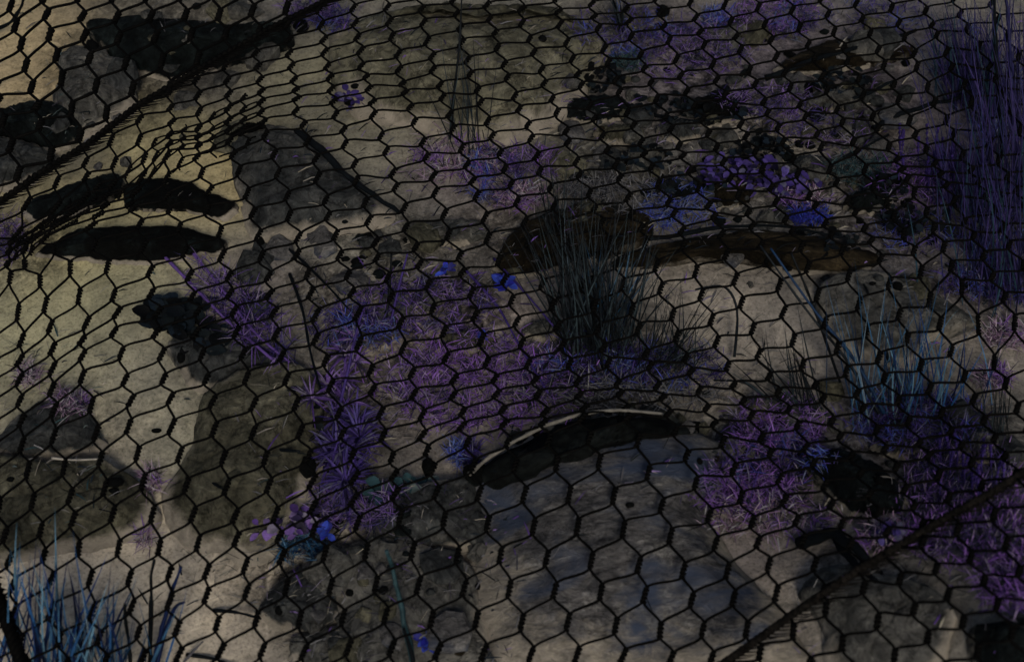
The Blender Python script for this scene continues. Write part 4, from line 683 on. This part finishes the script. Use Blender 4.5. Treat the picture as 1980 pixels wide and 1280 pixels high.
def netting(mb, ev, irange, jrange, inside, r, tf=1.0):
    """hexagonal twisted wire: each node is a twist of two strands; from its lower end one wire runs to node (i, j+1), one to (i-1, j+1)"""
    IJ = [(i, j) for i in irange for j in jrange]; Q = np.array(IJ, float)
    P = ev(Q); U = ev(Q + (.5, 0)) - ev(Q - (.5, 0)); V = ev(Q + (0, .5)) - ev(Q - (0, .5))
    Tw = (-.165 * U + .42 * V) * tf; D = {}
    for k, ij in enumerate(IJ):
        if -190 < P[k][0] < 2170 and -150 < P[k][1] < 1430: D[ij] = (P[k], Tw[k])
    C = {}
    def pt(x, y): return NP(x, y)
    for ij, (p, tw) in D.items():
        C[ij] = (pt(*(p - tw / 2)), pt(*(p + tw / 2)))
    for ij, (p, tw) in D.items():
        a, b_ = C[ij]
        if inside(*p):
            ax = b_ - a; L = ax.length; ax = ax.normalized() if L > 1e-6 else Vector((0, -1, 0)); n1 = ax.orthogonal().normalized(); n2 = ax.cross(n1); ph = RN.uniform(0, 6.28); turns = max(1.5, min(3.0, L / .008))
            for s in (0, math.pi):
                pts = []
                for q in range(13):
                    u = q / 12; an = ph + s + turns * 2 * math.pi * u; rr = r * 1.4 * RN.uniform(.85, 1.2); pts.append(a.lerp(b_, -.08 + 1.16 * u) + n1 * (rr * math.cos(an)) + n2 * (rr * math.sin(an)))
                mb.tube(pts, r * 1.12, 5)
        for di in (0, -1):
            nb = (ij[0] + di, ij[1] + 1)
            if nb not in C: continue
            p0 = D[ij][0] + D[ij][1] / 2; p1 = D[nb][0] - D[nb][1] / 2
            i0, i1 = inside(*p0), inside(*p1)
            if not (i0 or i1): continue
            A, B = b_, C[nb][0]; k = .2 * (B - A).length
            c1 = A + (b_ - a).normalized() * k + Vector((RN.gauss(0, 1), RN.gauss(0, 1), 0)) * .0012; c2 = B - (C[nb][1] - C[nb][0]).normalized() * k
            pts = []
            for q in range(8):
                u = q / 7; pp = A * (1 - u) ** 3 + c1 * (3 * u * (1 - u) ** 2) + c2 * (3 * u * u * (1 - u)) + B * u ** 3
                sx, sy = p0 * (1 - u) + p1 * u
                if inside(sx, sy): pts.append(pp)
            if len(pts) > 1: mb.tube(pts, r * RN.uniform(.9, 1.08), 5)
def selvedge(name, parent, E, teeth, r, step=9.5, tl=(34, 48), rope=1.0, tr=.0009, mat=None):
    """edge of the netting: two wires twisted round each other, with the cut wire ends wrapped and combed to one side"""
    mb = MB(); seg = [math.dist(E[i], E[i + 1]) for i in range(len(E) - 1)]; tot = sum(seg); acc = np.r_[0, np.cumsum(seg)]
    def at(s): return float(np.interp(s, acc, [e[0] for e in E])), float(np.interp(s, acc, [e[1] for e in E]))
    n = int(tot / 4)
    for ph in (0, 2.09, 4.19):
        pts = []
        for k in range(n + 1):
            p = NP(*at(tot * k / n)); an = ph + k * .75; pts.append(p + Vector((math.cos(an) * .45, math.cos(an) * .55, math.sin(an))) * r * 1.15 * rope)
        mb.tube(pts, r * 1.05 * rope, 5)
    s = 0
    while s < tot:
        x, y = at(s); L = RN.uniform(*tl) ; dx, dy = teeth; q = math.hypot(dx, dy); a = RN.gauss(0, .035)
        ux, uy = dx / q, dy / q; ux, uy = ux * math.cos(a) - uy * math.sin(a), ux * math.sin(a) + uy * math.cos(a)
        P = [NP(x + ux * L * v_, y + uy * L * v_ + 3.5 * v_ * (1 - v_) * 4 * .6) for v_ in (0, .3, .65, 1)]
        mb.tube(P, [tr * 1.9, tr * 1.25, tr * .8, tr * .3], 5); s += step * RN.uniform(.9, 1.1)
    return mb.build(name, mat or WIRE, parent, origin=Vector(parent.location))
X = np.array([(i, j) for j, L in NODES.items() for i, _, _ in L], float); Y = np.array([(x, y) for L in NODES.values() for _, x, y in L], float)
ev = tps(X, Y)
net = empty("wire_netting", NP(990, 640)); tag(net, "main sheet of black hexagonal wire netting draped over the whole rock garden", "wire netting")
def fold(x, y):
    u = (x - 20) / 480; yl = 492 - 262 * u - 30 * math.sin(3.1 * min(max(u, 0), 1)); return main_in(x, y) and 0 < u < 1 and abs(y - yl) < 20 + 34 * u
mb = MB(); netting(mb, lambda Q: ev(Q + (.46, .4)), range(-14, 2), range(-8, 20), fold, .00125)
netting(mb, ev, range(-24, 28), range(-14, 42), main_in, .00155); mb.build("hexagon_mesh", WIRE, net, origin=Vector(net.location))
selvedge("selvedge", net, EDGE_B, (36, -3), .0027, 10.5, (44, 58), 1.25, .0008, CORD)
selvedge("selvedge", net, [(-40, 1040), (-16, 1120), (6, 1180), (26, 1236), (46, 1290), (70, 1350)], (14, 5), .0036, 8, (14, 26), 1.25, .0020)
CA = [(0, 0, 139, 211), (-1, 1, 76, 238), (0, 1, 155, 263), (1, 0, 206, 220), (-2, 2, 21, 281), (-1, 2, 100, 300), (-2, 3, 35, 337), (0, -1, 118, 148), (1, -1, 186, 166), (2, -1, 256, 172), (1, -2, 173, 113), (0, -2, 110, 107), (2, -2, 244, 122), (0, -3, 95, 66), (1, -3, 163, 71),
      (2, -3, 228, 74), (0, -4, 90, 25), (1, -4, 160, 33), (2, -4, 226, 34), (-1, -4, 30, 52), (-1, -3, 42, 86), (-1, -2, 50, 127), (-1, -1, 62, 171), (-1, 0, 72, 208), (5, -4, 424, 30), (6, -4, 488, 20), (3, -4, 292, 32), (4, -3, 370, 66), (3, -1, 328, 170), (-2, 0, -4, 190), (-2, 1, 6, 236)]
ev = tps(np.array([c_[:2] for c_ in CA], float), np.array([c_[2:] for c_ in CA], float), .3)
net2 = empty("wire_netting", NP(150, 100)); tag(net2, "coarser torn piece of black wire netting over the upper left corner rocks", "wire netting")
mb = MB(); netting(mb, ev, range(-5, 14), range(-9, 12), corner_in, .0021); mb.build("hexagon_mesh", WIRE, net2, origin=Vector(net2.location))
selvedge("selvedge", net2, EDGE_A, (34, -5), .0025, 7.6, (38, 46), 1.2, .00085)
LA = [(0, 1, 755, 700), (0, 2, 860, 960), (0, 3, 990, 1240), (1, 0, 1035, 635), (1, 1, 1140, 885), (1, 2, 1245, 1080), (-1, 2, 460, 865), (-1, 3, 590, 1130), (-2, 3, 215, 1045), (2, -1, 1310, 570), (2, 0, 1395, 765), (2, 1, 1515, 970), (3, -2, 1570, 480), (3, -1, 1680, 650), (3, 0, 1775, 835), (4, -3, 1850, 370), (4, -2, 1940, 590)]
ev = tps(np.array([c_[:2] for c_ in LA], float), np.array([(1480 + c_[2] / 3.96, 957 + c_[3] / 3.96) for c_ in LA]), .3)
net3 = empty("wire_netting", NP(1800, 1180)); tag(net3, "nearest blurred sheet of wire netting in the bottom right corner", "wire netting")
mb = MB(); netting(mb, ev, range(-9, 12), range(-9, 14), lower_in, .0016); mb.build("hexagon_mesh", WIRE, net3, origin=Vector(net3.location))
